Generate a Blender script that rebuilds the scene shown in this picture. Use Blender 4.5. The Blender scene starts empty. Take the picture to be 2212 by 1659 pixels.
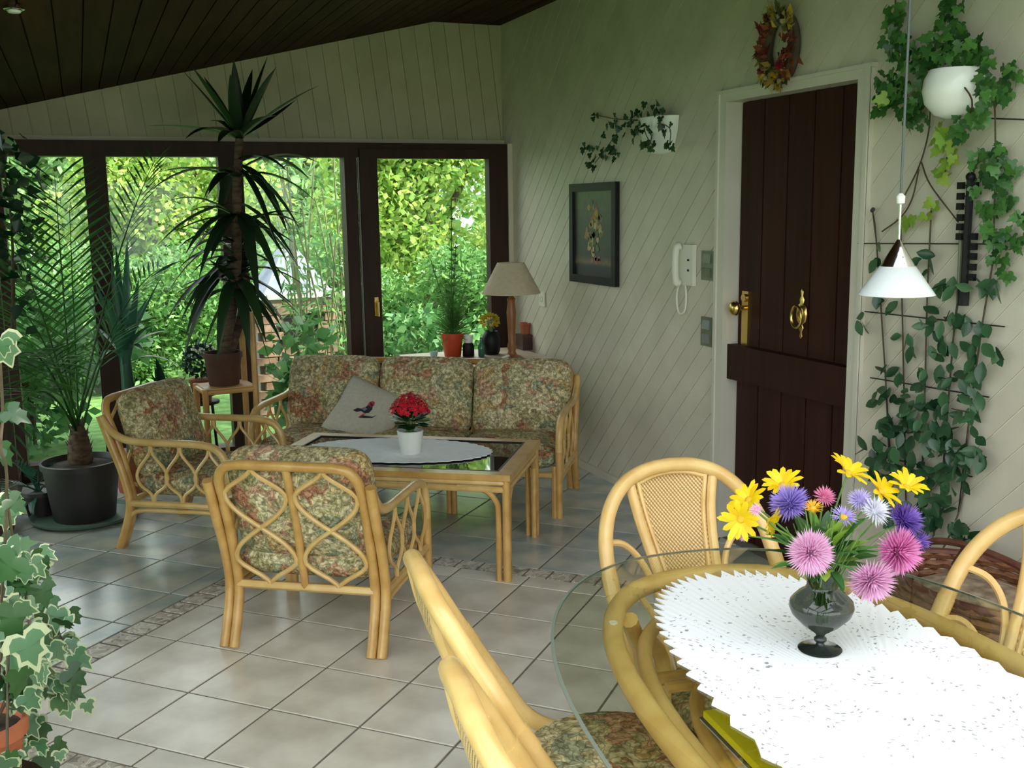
import bpy, bmesh, math, random
import numpy as np
from mathutils import Vector, Matrix, Quaternion

random.seed(7)
scene = bpy.context.scene
COL = scene.collection
PI = math.pi

# ------------------------------------------------------------------ camera
CAM_H = 1.56
FPX, PCX, PCY = 2258.11, 1106.0, 829.5
YAW, PITCH, ROLL = math.radians(22.143), math.radians(9.581), math.radians(-0.835)
fwd = Vector((math.sin(YAW) * math.cos(PITCH), math.cos(YAW) * math.cos(PITCH), -math.sin(PITCH)))
r0 = Vector((math.cos(YAW), -math.sin(YAW), 0))
u0 = r0.cross(fwd)
rgt = r0 * math.cos(ROLL) + u0 * math.sin(ROLL)
upv = u0 * math.cos(ROLL) - r0 * math.sin(ROLL)
cam_data = bpy.data.cameras.new('camera')
cam_data.sensor_fit = 'HORIZONTAL'
cam_data.sensor_width = 36
cam_data.lens = 36 * FPX / 2212
cam_data.clip_start = 0.05
cam_data.clip_end = 200
cam = bpy.data.objects.new('camera', cam_data)
COL.objects.link(cam)
cam.matrix_world = Matrix(((rgt.x, upv.x, -fwd.x, 0), (rgt.y, upv.y, -fwd.y, 0), (rgt.z, upv.z, -fwd.z, CAM_H), (0, 0, 0, 1)))
scene.camera = cam

# ------------------------------------------------------------------ world, sun, exposure
world = bpy.data.worlds.new('sky')
scene.world = world
world.use_nodes = True
wn = world.node_tree.nodes
wn['Background'].inputs[0].default_value = (0.90, 0.96, 1.0, 1)
wn['Background'].inputs[1].default_value = 2.1
sun_data = bpy.data.lights.new('sun', 'SUN')
sun_data.energy = 6.5
sun_data.angle = math.radians(6)
sun_data.color = (1.0, 0.93, 0.80)
sun = bpy.data.objects.new('sun', sun_data)
COL.objects.link(sun)
sun.rotation_euler = Vector((-0.50, 0.42, -0.76)).to_track_quat('-Z', 'Y').to_euler()
scene.view_settings.view_transform = 'Standard'
scene.view_settings.look = 'None'
scene.view_settings.gamma = 1
scene.view_settings.use_curve_mapping = False
scene.view_settings.exposure = 0.97
scene.cycles.max_bounces = 8
scene.cycles.diffuse_bounces = 5
scene.cycles.glossy_bounces = 4
scene.cycles.transparent_max_bounces = 12
scene.cycles.sample_clamp_indirect = 6
scene.cycles.use_denoising = True
scene.cycles.blur_glossy = 0.5


def portal(loc, sx, sy, aim):
    d = bpy.data.lights.new('daylight_portal', 'AREA')
    d.shape = 'RECTANGLE'
    d.size, d.size_y = sx, sy
    d.cycles.is_portal = True
    o = bpy.data.objects.new('daylight_portal', d)
    COL.objects.link(o)
    o.location = loc
    o.rotation_euler = Vector(aim).to_track_quat('-Z', 'Y').to_euler()


# ------------------------------------------------------------------ placing helpers
CAM_P = Vector((0, 0, CAM_H))


def ray(px, py):
    return fwd + rgt * ((px - PCX) / FPX) - upv * ((py - PCY) / FPX)


def at_x(px, py, X):
    d = ray(px, py)
    return CAM_P + d * (X / d.x)


def at_y(px, py, Y):
    d = ray(px, py)
    return CAM_P + d * (Y / d.y)


def at_z(px, py, Z):
    d = ray(px, py)
    return CAM_P + d * ((Z - CAM_H) / d.z)


def at_d(px, py, dist):
    return CAM_P + ray(px, py) * dist


# ------------------------------------------------------------------ mesh helpers
def spline(pts, n=6, closed=False):
    P = [Vector(p) for p in pts]
    N = len(P)
    out = []
    segs = N if closed else N - 1
    for i in range(segs):
        if closed:
            p0, p1, p2, p3 = P[(i - 1) % N], P[i], P[(i + 1) % N], P[(i + 2) % N]
        else:
            p1, p2 = P[i], P[i + 1]
            p0 = P[i - 1] if i > 0 else p1 * 2 - p2
            p3 = P[i + 2] if i + 2 < N else p2 * 2 - p1
        for k in range(n):
            t = k / n
            out.append(0.5 * ((2 * p1) + (p2 - p0) * t + (2 * p0 - 5 * p1 + 4 * p2 - p3) * t * t + (3 * p1 - p0 - 3 * p2 + p3) * t ** 3))
    if not closed:
        out.append(P[-1].copy())
    return out


class MB:
    def __init__(self):
        self.v, self.f, self.m = [], [], []

    def add(self, vs, fs, mi=0):
        b = len(self.v)
        self.v += [tuple(v) for v in vs]
        for f in fs:
            self.f.append(tuple(i + b for i in f))
            self.m.append(mi)
        return self

    def box(self, c, s, rot=None, mi=0, taper=1.0):
        c = Vector(c)
        hx, hy, hz = s[0] / 2, s[1] / 2, s[2] / 2
        vs = []
        for z, t in ((-hz, 1.0), (hz, taper)):
            for x, y in ((-hx, -hy), (hx, -hy), (hx, hy), (-hx, hy)):
                p = Vector((x * t, y * t, z))
                if rot is not None:
                    p = rot @ p
                vs.append(p + c)
        return self.add(vs, [(3, 2, 1, 0), (4, 5, 6, 7), (0, 1, 5, 4), (1, 2, 6, 5), (2, 3, 7, 6), (3, 0, 4, 7)], mi)

    def span(self, a, b, mi=0):
        c = [(a[i] + b[i]) / 2 for i in range(3)]
        return self.box(c, [abs(b[i] - a[i]) for i in range(3)], None, mi)

    def tube(self, pts, r, n=8, closed=False, cap=True, mi=0, flat=1.0):
        P = [Vector(p) for p in pts]
        N = len(P)
        R = r if isinstance(r, (list, tuple)) else [r] * N
        T = []
        for i in range(N):
            if closed:
                t = P[(i + 1) % N] - P[(i - 1) % N]
            else:
                t = P[min(i + 1, N - 1)] - P[max(i - 1, 0)]
            T.append(t.normalized() if t.length > 1e-9 else Vector((0, 0, 1)))
        nrm = T[0].orthogonal().normalized()
        vs = []
        for i in range(N):
            nrm = nrm - T[i] * nrm.dot(T[i])
            if nrm.length < 1e-6:
                nrm = T[i].orthogonal()
            nrm.normalize()
            b = T[i].cross(nrm)
            for k in range(n):
                a = 2 * PI * k / n
                vs.append(P[i] + (nrm * math.cos(a) + b * math.sin(a) * flat) * R[i])
        fs = []
        for i in range(N if closed else N - 1):
            j = (i + 1) % N
            for k in range(n):
                l = (k + 1) % n
                fs.append((i * n + k, i * n + l, j * n + l, j * n + k))
        if cap and not closed:
            fs.append(tuple(range(n - 1, -1, -1)))
            fs.append(tuple((N - 1) * n + k for k in range(n)))
        return self.add(vs, fs, mi)

    def lathe(self, prof, n=20, c=(0, 0, 0), mi=0, sx=1.0, sy=1.0, cap0=True, cap1=True, M=None):
        c = Vector(c)
        vs = []
        for r, z in prof:
            for k in range(n):
                a = 2 * PI * k / n
                p = Vector((r * math.cos(a) * sx, r * math.sin(a) * sy, z))
                if M is not None:
                    p = M @ p
                vs.append(p + c)
        fs = []
        for i in range(len(prof) - 1):
            for k in range(n):
                l = (k + 1) % n
                fs.append((i * n + k, i * n + l, (i + 1) * n + l, (i + 1) * n + k))
        if cap0:
            fs.append(tuple(range(n - 1, -1, -1)))
        if cap1:
            fs.append(tuple((len(prof) - 1) * n + k for k in range(n)))
        return self.add(vs, fs, mi)

    def ball(self, c, r, nu=10, nv=6, mi=0, M=None):
        c = Vector(c)
        r = Vector((r, r, r)) if not hasattr(r, '__len__') else Vector(r)
        vs = [Vector((0, 0, -r.z))]
        for j in range(1, nv):
            ph = -PI / 2 + PI * j / nv
            for k in range(nu):
                a = 2 * PI * k / nu
                vs.append(Vector((r.x * math.cos(ph) * math.cos(a), r.y * math.cos(ph) * math.sin(a), r.z * math.sin(ph))))
        vs.append(Vector((0, 0, r.z)))
        if M is not None:
            vs = [M @ v for v in vs]
        vs = [v + c for v in vs]
        fs = [(0, 1 + (k + 1) % nu, 1 + k) for k in range(nu)]
        for j in range(nv - 2):
            for k in range(nu):
                l = (k + 1) % nu
                a = 1 + j * nu
                fs.append((a + k, a + l, a + nu + l, a + nu + k))
        a = 1 + (nv - 2) * nu
        fs += [(a + k, a + (k + 1) % nu, len(vs) - 1) for k in range(nu)]
        return self.add(vs, fs, mi)

    def prism(self, poly, z0, z1, mi=0, M=None, inset=0.0):
        """poly: 2-D points counter-clockwise; extruded along z, then M."""
        n = len(poly)
        cx = sum(p[0] for p in poly) / n
        cy = sum(p[1] for p in poly) / n
        lo = [Vector((p[0], p[1], z0)) for p in poly]
        hi = [Vector((p[0], p[1], z1)) for p in poly]
        vs = lo + hi
        fs = [tuple(range(n - 1, -1, -1)), tuple(range(n, 2 * n))]
        fs += [(i, (i + 1) % n, n + (i + 1) % n, n + i) for i in range(n)]
        if M is not None:
            vs = [M @ v for v in vs]
        return self.add(vs, fs, mi)

    def cushion(self, size, c=(0, 0, 0), M=None, e=0.32, nu=28, nv=14, mi=0, puff=0.0):
        """rounded box (super-ellipsoid) with soft edges; thin axis is z."""
        sx, sy, sz = size[0] / 2, size[1] / 2, size[2] / 2

        def sp(w, m):
            return math.copysign(abs(w) ** m, w)
        vs = []
        for j in range(nv + 1):
            ph = -PI / 2 + PI * j / nv
            for k in range(nu):
                a = 2 * PI * k / nu
                x = sp(math.cos(ph), 0.55) * sp(math.cos(a), e)
                y = sp(math.cos(ph), 0.55) * sp(math.sin(a), e)
                z = sp(math.sin(ph), 0.75)
                b = 1 + puff * (1 - x * x) * (1 - y * y)
                vs.append(Vector((x * sx, y * sy, z * sz * b)))
        if M is not None:
            vs = [M @ v for v in vs]
        c = Vector(c)
        vs = [v + c for v in vs]
        fs = []
        for j in range(nv):
            for k in range(nu):
                l = (k + 1) % nu
                fs.append((j * nu + k, j * nu + l, (j + 1) * nu + l, (j + 1) * nu + k))
        return self.add(vs, fs, mi)

    def mesh(self, name, mats, sharp=40):
        me = bpy.data.meshes.new(name)
        me.from_pydata(self.v, [], self.f)
        ms = mats if isinstance(mats, (list, tuple)) else [mats]
        for m in ms:
            me.materials.append(m)
        if len(ms) > 1:
            me.polygons.foreach_set('material_index', self.m)
        me.polygons.foreach_set('use_smooth', [True] * len(me.polygons))
        if sharp:
            me.set_sharp_from_angle(angle=math.radians(sharp))
        me.update()
        return me

    def build(self, name, mats, parent=None, sharp=40, M=None):
        return inst(name, self.mesh(name, mats, sharp), parent, M)


def inst(name, me, parent=None, M=None):
    o = bpy.data.objects.new(name, me)
    COL.objects.link(o)
    if parent is not None:
        o.parent = parent
    if M is not None:
        o.matrix_local = M
    return o


def tag(o, label=None, cat=None, group=None, kind=None):
    if label:
        o['label'] = label
    if cat:
        o['category'] = cat
    if group:
        o['group'] = group
    if kind:
        o['kind'] = kind
    return o


def thing(name, label, cat, loc=(0, 0, 0), rz=0.0, group=None):
    o = bpy.data.objects.new(name, None)
    COL.objects.link(o)
    o.empty_display_size = 0.1
    o.location = loc
    o.rotation_euler = (0, 0, rz)
    return tag(o, label, cat, group)


def struct(o):
    o['kind'] = 'structure'
    return o


def copy_thing(root, loc, rz, label):
    r = root.copy()
    COL.objects.link(r)
    r.location = loc
    r.rotation_euler = (0, 0, rz)
    r['label'] = label
    for ch in list(root.children):
        c = ch.copy()
        COL.objects.link(c)
        c.parent = r
        for g in list(ch.children):
            d = g.copy()
            COL.objects.link(d)
            d.parent = c
    return r


def frame_to(x, y, z, loc):
    """matrix with given axes"""
    return Matrix(((x[0], y[0], z[0], loc[0]), (x[1], y[1], z[1], loc[1]), (x[2], y[2], z[2], loc[2]), (0, 0, 0, 1)))


def aim(direction, loc, up=(0, 0, 1), scale=1.0, twist=0.0):
    """local +y along direction, +z as near to up as can be"""
    y = Vector(direction).normalized()
    z = Vector(up)
    z = z - y * z.dot(y)
    if z.length < 1e-4:
        z = y.orthogonal()
    z.normalize()
    if twist:
        z = Quaternion(y, twist) @ z
    x = y.cross(z)
    return frame_to(x * scale, y * scale, z * scale, loc)


# ------------------------------------------------------------------ materials
def base_mat(name):
    m = bpy.data.materials.new(name)
    m.use_nodes = True
    nt = m.node_tree
    return m, nt, nt.nodes['Principled BSDF']


def N(nt, typ, **kw):
    n = nt.nodes.new(typ)
    for k, v in kw.items():
        if k.startswith('i_'):
            key = k[2:]
            n.inputs[int(key) if key.isdigit() else key].default_value = v
        else:
            setattr(n, k, v)
    return n


def ramp(nt, stops, interp='LINEAR'):
    r = nt.nodes.new('ShaderNodeValToRGB')
    r.color_ramp.interpolation = interp
    e = r.color_ramp.elements
    while len(e) < len(stops):
        e.new(0.5)
    for i, (p, c) in enumerate(stops):
        e[i].position = p
        e[i].color = (c[0], c[1], c[2], 1)
    return r


def pmat(name, c1, c2=None, scale=8, rough=0.5, metal=0.0, stretch=(1, 1, 1), bump=0.0, rnd=0.0, spec=0.5, coord='Object', detail=4, coat=0.0, lo=0.35, hi=0.65):
    m, nt, b = base_mat(name)
    L = nt.links.new
    b.inputs['Roughness'].default_value = rough
    b.inputs['Metallic'].default_value = metal
    b.inputs['Specular IOR Level'].default_value = spec
    b.inputs['Coat Weight'].default_value = coat
    if c2 is None:
        b.inputs['Base Color'].default_value = (*c1, 1)
        col = None
    if c2 is not None or bump:
        tc = N(nt, 'ShaderNodeTexCoord')
        mp = N(nt, 'ShaderNodeMapping', i_Scale=stretch)
        L(tc.outputs[coord], mp.inputs['Vector'])
        nz = N(nt, 'ShaderNodeTexNoise', i_Scale=scale, i_Detail=detail)
        L(mp.outputs[0], nz.inputs['Vector'])
        if c2 is not None:
            rp = ramp(nt, [(lo, c1), (hi, c2)])
            L(nz.outputs[0], rp.inputs[0])
            col = rp.outputs[0]
            if rnd:
                oi = N(nt, 'ShaderNodeObjectInfo')
                mr = N(nt, 'ShaderNodeMapRange', i_3=1 - rnd, i_4=1 + rnd)
                L(oi.outputs['Random'], mr.inputs[0])
                hs = N(nt, 'ShaderNodeHueSaturation')
                L(mr.outputs[0], hs.inputs['Value'])
                L(col, hs.inputs['Color'])
                col = hs.outputs[0]
            L(col, b.inputs['Base Color'])
        if bump:
            bp = N(nt, 'ShaderNodeBump', i_Strength=bump, i_Distance=0.01)
            L(nz.outputs[0], bp.inputs['Height'])
            L(bp.outputs[0], b.inputs['Normal'])
    return m


def leaf_mat(name, c1, c2, trans=0.35, rough=0.4, island=False, hue=0.0):
    """leaf: colour differs leaf by leaf, lets light through"""
    m, nt, b = base_mat(name)
    L = nt.links.new
    out = nt.nodes['Material Output']
    if island:
        src = N(nt, 'ShaderNodeNewGeometry').outputs['Random Per Island']
    else:
        src = N(nt, 'ShaderNodeObjectInfo').outputs['Random']
    rp = ramp(nt, [(0.0, c1), (1.0, c2)])
    L(src, rp.inputs[0])
    L(rp.outputs[0], b.inputs['Base Color'])
    b.inputs['Roughness'].default_value = rough
    tl = N(nt, 'ShaderNodeBsdfTranslucent')
    L(rp.outputs[0], tl.inputs[0])
    mx = N(nt, 'ShaderNodeMixShader', i_0=trans)
    L(b.outputs[0], mx.inputs[1])
    L(tl.outputs[0], mx.inputs[2])
    L(mx.outputs[0], out.inputs[0])
    return m


def glass_mat(name, tint=(1, 1, 1), ior=1.45, rough=0.0):
    """thin pane: see-through with mirror reflection by angle"""
    m, nt, b = base_mat(name)
    nt.nodes.remove(b)
    L = nt.links.new
    out = nt.nodes['Material Output']
    tr = N(nt, 'ShaderNodeBsdfTransparent', i_0=(*tint, 1))
    gl = N(nt, 'ShaderNodeBsdfGlossy', i_Roughness=rough)
    fr = N(nt, 'ShaderNodeFresnel', i_IOR=ior)
    ge = N(nt, 'ShaderNodeNewGeometry')
    inv = N(nt, 'ShaderNodeMath', operation='SUBTRACT', i_0=1.0)
    L(ge.outputs['Backfacing'], inv.inputs[1])
    fm = N(nt, 'ShaderNodeMath', operation='MULTIPLY')
    L(fr.outputs[0], fm.inputs[0])
    L(inv.outputs[0], fm.inputs[1])
    mx = N(nt, 'ShaderNodeMixShader')
    L(fm.outputs[0], mx.inputs[0])
    L(tr.outputs[0], mx.inputs[1])
    L(gl.outputs[0], mx.inputs[2])
    L(mx.outputs[0], out.inputs[0])
    return m


def floral_mat(name, dark=1.0):
    m, nt, b = base_mat(name)
    L = nt.links.new
    tc = N(nt, 'ShaderNodeTexCoord')
    oi = N(nt, 'ShaderNodeObjectInfo')
    ad = N(nt, 'ShaderNodeVectorMath', operation='ADD')
    sc = N(nt, 'ShaderNodeVectorMath', operation='SCALE', i_Scale=3.0)
    L(oi.outputs['Random'], sc.inputs[0])
    L(tc.outputs['Object'], ad.inputs[0])
    L(sc.outputs[0], ad.inputs[1])
    nz = N(nt, 'ShaderNodeTexNoise', i_Scale=11, i_Detail=3)
    L(ad.outputs[0], nz.inputs['Vector'])
    dis = N(nt, 'ShaderNodeMix', data_type='RGBA', blend_type='LINEAR_LIGHT', i_0=0.13)
    L(ad.outputs[0], dis.inputs[6])
    L(nz.outputs['Color'], dis.inputs[7])
    k = dark
    pal = [(0.46, 0.42, 0.25), (0.62, 0.55, 0.36), (0.50, 0.26, 0.17), (0.56, 0.51, 0.32), (0.70, 0.63, 0.45), (0.36, 0.39, 0.28), (0.58, 0.52, 0.35), (0.62, 0.46, 0.25), (0.60, 0.38, 0.28), (0.62, 0.57, 0.39)]
    pal = [(c[0] * k, c[1] * k, c[2] * k) for c in pal]
    v1 = N(nt, 'ShaderNodeTexVoronoi', i_Scale=15)
    L(dis.outputs[2], v1.inputs['Vector'])
    r1 = ramp(nt, [(i / len(pal), c) for i, c in enumerate(pal)], 'CONSTANT')
    sp = N(nt, 'ShaderNodeSeparateColor')
    L(v1.outputs['Color'], sp.inputs[0])
    L(sp.outputs[0], r1.inputs[0])
    v2 = N(nt, 'ShaderNodeTexVoronoi', i_Scale=32, feature='DISTANCE_TO_EDGE')
    L(dis.outputs[2], v2.inputs['Vector'])
    r2 = ramp(nt, [(0.015, (0.30, 0.31, 0.22)), (0.14, (1, 1, 1))])
    L(v2.outputs[0], r2.inputs[0])
    mu = N(nt, 'ShaderNodeMix', data_type='RGBA', blend_type='MULTIPLY', i_0=0.75)
    L(r1.outputs[0], mu.inputs[6])
    L(r2.outputs[0], mu.inputs[7])
    n3 = N(nt, 'ShaderNodeTexNoise', i_Scale=55, i_Detail=2)
    L(ad.outputs[0], n3.inputs['Vector'])
    r3 = ramp(nt, [(0.40, (0.55, 0.52, 0.42)), (0.62, (1.3, 1.25, 1.1))])
    L(n3.outputs[0], r3.inputs[0])
    mu2 = N(nt, 'ShaderNodeMix', data_type='RGBA', blend_type='MULTIPLY', i_0=0.8)
    L(mu.outputs[2], mu2.inputs[6])
    L(r3.outputs[0], mu2.inputs[7])
    L(mu2.outputs[2], b.inputs['Base Color'])
    b.inputs['Roughness'].default_value = 0.9
    b.inputs['Specular IOR Level'].default_value = 0.15
    return m


M = {}
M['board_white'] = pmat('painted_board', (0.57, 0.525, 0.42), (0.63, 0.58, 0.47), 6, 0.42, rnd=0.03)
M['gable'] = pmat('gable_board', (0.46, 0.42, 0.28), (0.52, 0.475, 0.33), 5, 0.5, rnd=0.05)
M['white_trim'] = pmat('white_trim', (0.57, 0.54, 0.45), (0.62, 0.585, 0.49), 5, 0.4)
M['cream_trim'] = pmat('cream_trim', (0.62, 0.56, 0.42), (0.66, 0.60, 0.46), 5, 0.5)
M['ceiling'] = pmat('dark_ceiling_board', (0.030, 0.012, 0.005), (0.050, 0.022, 0.009), 3, 0.75, stretch=(6, 0.5, 6), rnd=0.2, spec=0.12)
M['frame_dark'] = pmat('dark_window_wood', (0.030, 0.014, 0.010), (0.045, 0.020, 0.013), 6, 0.5, stretch=(4, 4, 0.4), spec=0.2)
M['door'] = pmat('door_wood', (0.026, 0.007, 0.004), (0.040, 0.011, 0.007), 5, 0.55, stretch=(6, 6, 0.4), rnd=0.12, spec=0.18)
M['grout'] = pmat('grout', (0.17, 0.15, 0.12), (0.22, 0.19, 0.16), 30, 0.9)
M['tile'] = pmat('floor_tile', (0.56, 0.51, 0.43), (0.77, 0.72, 0.63), 4.5, 0.26, rnd=0.07, detail=6, spec=0.6, bump=0.02)
M['tile_outer'] = pmat('outer_floor_tile', (0.31, 0.365, 0.36), (0.56, 0.54, 0.46), 4.0, 0.22, rnd=0.10, detail=5, spec=0.6, bump=0.02, lo=0.38, hi=0.66)
M['rattan'] = pmat('rattan', (0.50, 0.27, 0.07), (0.64, 0.38, 0.12), 14, 0.33, stretch=(1, 1, 1), coat=0.25)
M['rattan_pale'] = pmat('pale_rattan', (0.62, 0.385, 0.13), (0.74, 0.50, 0.20), 14, 0.33, coat=0.25)
M['floral'] = floral_mat('floral_tapestry')
M['glass'] = glass_mat('window_glass', (0.97, 0.99, 0.97))
M['table_glass'] = glass_mat('table_glass', (0.90, 0.915, 0.85), 1.45)
M['glass_edge'] = pmat('glass_edge', (0.20, 0.23, 0.19), rough=0.3)
M['smoke_glass'] = glass_mat('smoked_glass', (0.30, 0.325, 0.30), 1.6)
M['brass'] = pmat('brass', (0.72, 0.50, 0.16), rough=0.25, metal=1.0)
M['chrome'] = pmat('chrome', (0.85, 0.82, 0.84), rough=0.12, metal=1.0)
M['black'] = pmat('black_paint', (0.010, 0.009, 0.010), rough=0.45, spec=0.25)
M['board_gap_highlight'] = pmat('board_gap_highlight', (0.84, 0.80, 0.66), rough=0.5)  # paler than the boards: light caught in the grooves put into the colour
M['shaded_terracotta'] = pmat('shaded_terracotta', (0.055, 0.020, 0.012), (0.09, 0.035, 0.02), 9, 0.8)  # terracotta darkened: the shade at the yucca pot is in the colour
M['black_plastic'] = pmat('black_plastic', (0.022, 0.018, 0.018), (0.03, 0.026, 0.026), 10, 0.5)
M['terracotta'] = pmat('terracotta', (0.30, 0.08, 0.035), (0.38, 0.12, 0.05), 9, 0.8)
M['red_pot'] = pmat('red_pot', (0.50, 0.045, 0.01), (0.56, 0.07, 0.02), 6, 0.45)
M['white_ceramic'] = pmat('white_ceramic', (0.80, 0.82, 0.78), rough=0.25)
M['white_plastic'] = pmat('white_plastic', (0.72, 0.70, 0.60), rough=0.4)
M['green_plastic'] = pmat('green_plastic', (0.10, 0.17, 0.13), rough=0.45)
M['soil'] = pmat('soil', (0.02, 0.014, 0.01), (0.05, 0.035, 0.02), 40, 0.95)
M['bark'] = pmat('bark', (0.05, 0.03, 0.018), (0.13, 0.085, 0.05), 18, 0.9, stretch=(1, 1, 3), bump=0.4)
M['twig'] = pmat('twig', (0.05, 0.035, 0.02), (0.09, 0.06, 0.035), 20, 0.8)
M['wire'] = pmat('dark_wire', (0.015, 0.02, 0.015), rough=0.5)
M['bamboo'] = pmat('bamboo', (0.42, 0.22, 0.07), (0.55, 0.32, 0.11), 9, 0.4)
M['yucca'] = leaf_mat('yucca_leaf', (0.008, 0.022, 0.010), (0.022, 0.060, 0.018), 0.15, 0.4)
M['palm'] = leaf_mat('palm_leaf', (0.02, 0.08, 0.016), (0.075, 0.23, 0.045), 0.45, 0.45)
M['agave'] = leaf_mat('blue_strap_leaf', (0.020, 0.085, 0.055), (0.04, 0.14, 0.085), 0.2, 0.35)
M['ivy'] = leaf_mat('ivy_leaf', (0.022, 0.085, 0.022), (0.085, 0.23, 0.045), 0.25, 0.4)
M['ivy_dark'] = leaf_mat('dark_ivy_leaf', (0.012, 0.045, 0.014), (0.03, 0.09, 0.025), 0.2, 0.4)
M['ivy_young'] = leaf_mat('young_ivy_leaf', (0.22, 0.40, 0.04), (0.36, 0.48, 0.08), 0.35, 0.45)
M['hoya'] = leaf_mat('hoya_leaf', (0.012, 0.048, 0.020), (0.055, 0.14, 0.055), 0.12, 0.30)
M['stem_green'] = pmat('green_stem', (0.08, 0.19, 0.04), (0.13, 0.26, 0.06), 20, 0.6)
# ================================================================== SETTING
XL, XR = -0.42, 2.715
YG = 6.78            # face of the gable boards
YF = 6.62            # room face of the window frame
Y0 = -1.2            # rear of the room
ROOF_Y = 1.6         # ceiling boards start here, glazed roof nearer the camera
RX, RZ = 2.24, 2.763


def roof_z(x):
    return RZ if x > RX else RZ - 0.2345 * (RX - x)


def clip(poly, a, b, c):
    """keep the side a*x + b*y <= c of a convex polygon"""
    out = []
    n = len(poly)
    for i in range(n):
        p, q = poly[i], poly[(i + 1) % n]
        dp, dq = a * p[0] + b * p[1] - c, a * q[0] + b * q[1] - c
        if dp <= 0:
            out.append(p)
        if dp * dq < 0:
            t = dp / (dp - dq)
            out.append((p[0] + (q[0] - p[0]) * t, p[1] + (q[1] - p[1]) * t))
    return out


def area2(poly):
    return sum(poly[i][0] * poly[(i + 1) % len(poly)][1] - poly[(i + 1) % len(poly)][0] * poly[i][1] for i in range(len(poly)))


def clip_rect(poly, x0, x1, y0, y1):
    for a, b, c in ((-1, 0, -x0), (1, 0, x1), (0, -1, -y0), (0, 1, y1)):
        if len(poly) < 3:
            return []
        poly = clip(poly, a, b, c)
    return poly if len(poly) >= 3 and abs(area2(poly)) > 2e-4 else []


# ---- floor: grout bed, single tiles
fl = struct(MB().span((XL - 0.1, Y0, -0.12), (XR + 0.14, YG + 0.1, -0.0035)).build('floor', M['grout']))
TS = 0.3243
TO = (0.446, 4.089)
S2 = math.sqrt(0.5)


def tij(i, j):
    return (TO[0] + TS * S2 * (i - j), TO[1] + TS * S2 * (-i - j))


def border_mat():
    m, nt, b = base_mat('border_tile')
    L = nt.links.new
    tc = N(nt, 'ShaderNodeTexCoord')
    oi = N(nt, 'ShaderNodeObjectInfo')
    ad = N(nt, 'ShaderNodeVectorMath', operation='ADD')
    L(tc.outputs['Object'], ad.inputs[0])
    L(oi.outputs['Location'], ad.inputs[1])
    nz = N(nt, 'ShaderNodeTexNoise', i_Scale=22, i_Detail=2, i_Distortion=1.2)
    L(ad.outputs[0], nz.inputs['Vector'])
    rp = ramp(nt, [(0.36, (0.24, 0.20, 0.16)), (0.42, (0.50, 0.44, 0.36)), (0.52, (0.44, 0.36, 0.28)), (0.55, (0.74, 0.70, 0.62)), (0.66, (0.54, 0.49, 0.41))])
    L(nz.outputs[0], rp.inputs[0])
    L(rp.outputs[0], b.inputs['Base Color'])
    bp = N(nt, 'ShaderNodeBump', i_Strength=0.4, i_Distance=0.004)
    L(nz.outputs[0], bp.inputs['Height'])
    L(bp.outputs[0], b.inputs['Normal'])
    b.inputs['Roughness'].default_value = 0.4
    return m


M['border'] = border_mat()
Y_TILE = 0.55


def tile(i0, i1, j0, j1, name='floor_tile', m='tile', g=0.0042):
    gi, gj = g / TS, g / TS
    c = [tij(i0 + gi, j0 + gj), tij(i0 + gi, j1 - gj), tij(i1 - gi, j1 - gj), tij(i1 - gi, j0 + gj)]
    if area2(c) < 0:
        c = c[::-1]
    c = clip_rect(c, XL, XR, Y_TILE, YF)
    if not c:
        return
    cx, cy = sum(p[0] for p in c) / len(c), sum(p[1] for p in c) / len(c)
    mb = MB()
    lo = [(p[0] - cx, p[1] - cy) for p in c]
    n = len(lo)
    inn = [(p[0] * 0.988, p[1] * 0.988) for p in lo]
    vs = [(p[0], p[1], -0.006) for p in lo] + [(p[0], p[1], -0.0016) for p in lo] + [(p[0], p[1], 0.0) for p in inn]
    fs = [(k, (k + 1) % n, n + (k + 1) % n, n + k) for k in range(n)]
    fs += [(n + k, n + (k + 1) % n, 2 * n + (k + 1) % n, 2 * n + k) for k in range(n)]
    fs.append(tuple(range(2 * n, 3 * n)))
    mb.add(vs, fs)
    o = mb.build(name, M[m], fl, 20)
    o.location = (cx, cy, 0)


IB0, IB1 = -0.80, -0.46     # left border band (i)
JF0, JF1 = -2.66, -2.34     # far border band (j)
JN0, JN1 = 3.34, 3.66       # near border band (j)
for i in range(0, 12):
    for j in range(-2, 3):
        tile(i, i + 1, j, j + 1)
    tile(i, i + 1, JF1, -2)
    tile(i - 0.52, i + 0.48, 3, JN0)
for j in range(-2, 3):
    tile(IB1, 0, j, j + 1)
tile(IB1, 0, JF1, -2)
k = 0
j = JF0
while j < JN1 - 0.1:                                   # left band pieces
    tile(IB0, IB1, j, j + 0.335, 'border_tile', 'border', 0.007)
    j += 0.335
i = IB1
while i < 11:
    tile(i, i + 0.335, JF0, JF1, 'border_tile', 'border', 0.005)
    if i < 6:
        tile(i, i + 0.335, JN0, JN1, 'border_tile', 'border', 0.005)
    i += 0.335
for q in range(-3, 7):                                  # beyond the left band
    ja, jb = max(-0.16 + q, JF0), 0.84 + q
    if jb > JF0 + 0.05:
        tile(-1.09, IB0, ja, jb, 'floor_tile', 'tile_outer')
        for k in range(7):
            tile(-2.09 - k, -1.09 - k, ja, jb, 'floor_tile', 'tile_outer')
for i in range(-8, 12):                                 # beyond the far band
    for k in range(6):
        tile(i, i + 1, JF0 - (k + 1) * 0.97, JF0 - k * 0.97, 'floor_tile', 'tile_outer')
for i in range(-1, 14):                                 # nearer than the near band
    for k in range(5):
        tile(i, i + 1, JN1 + k, JN1 + k + 1)

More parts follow.
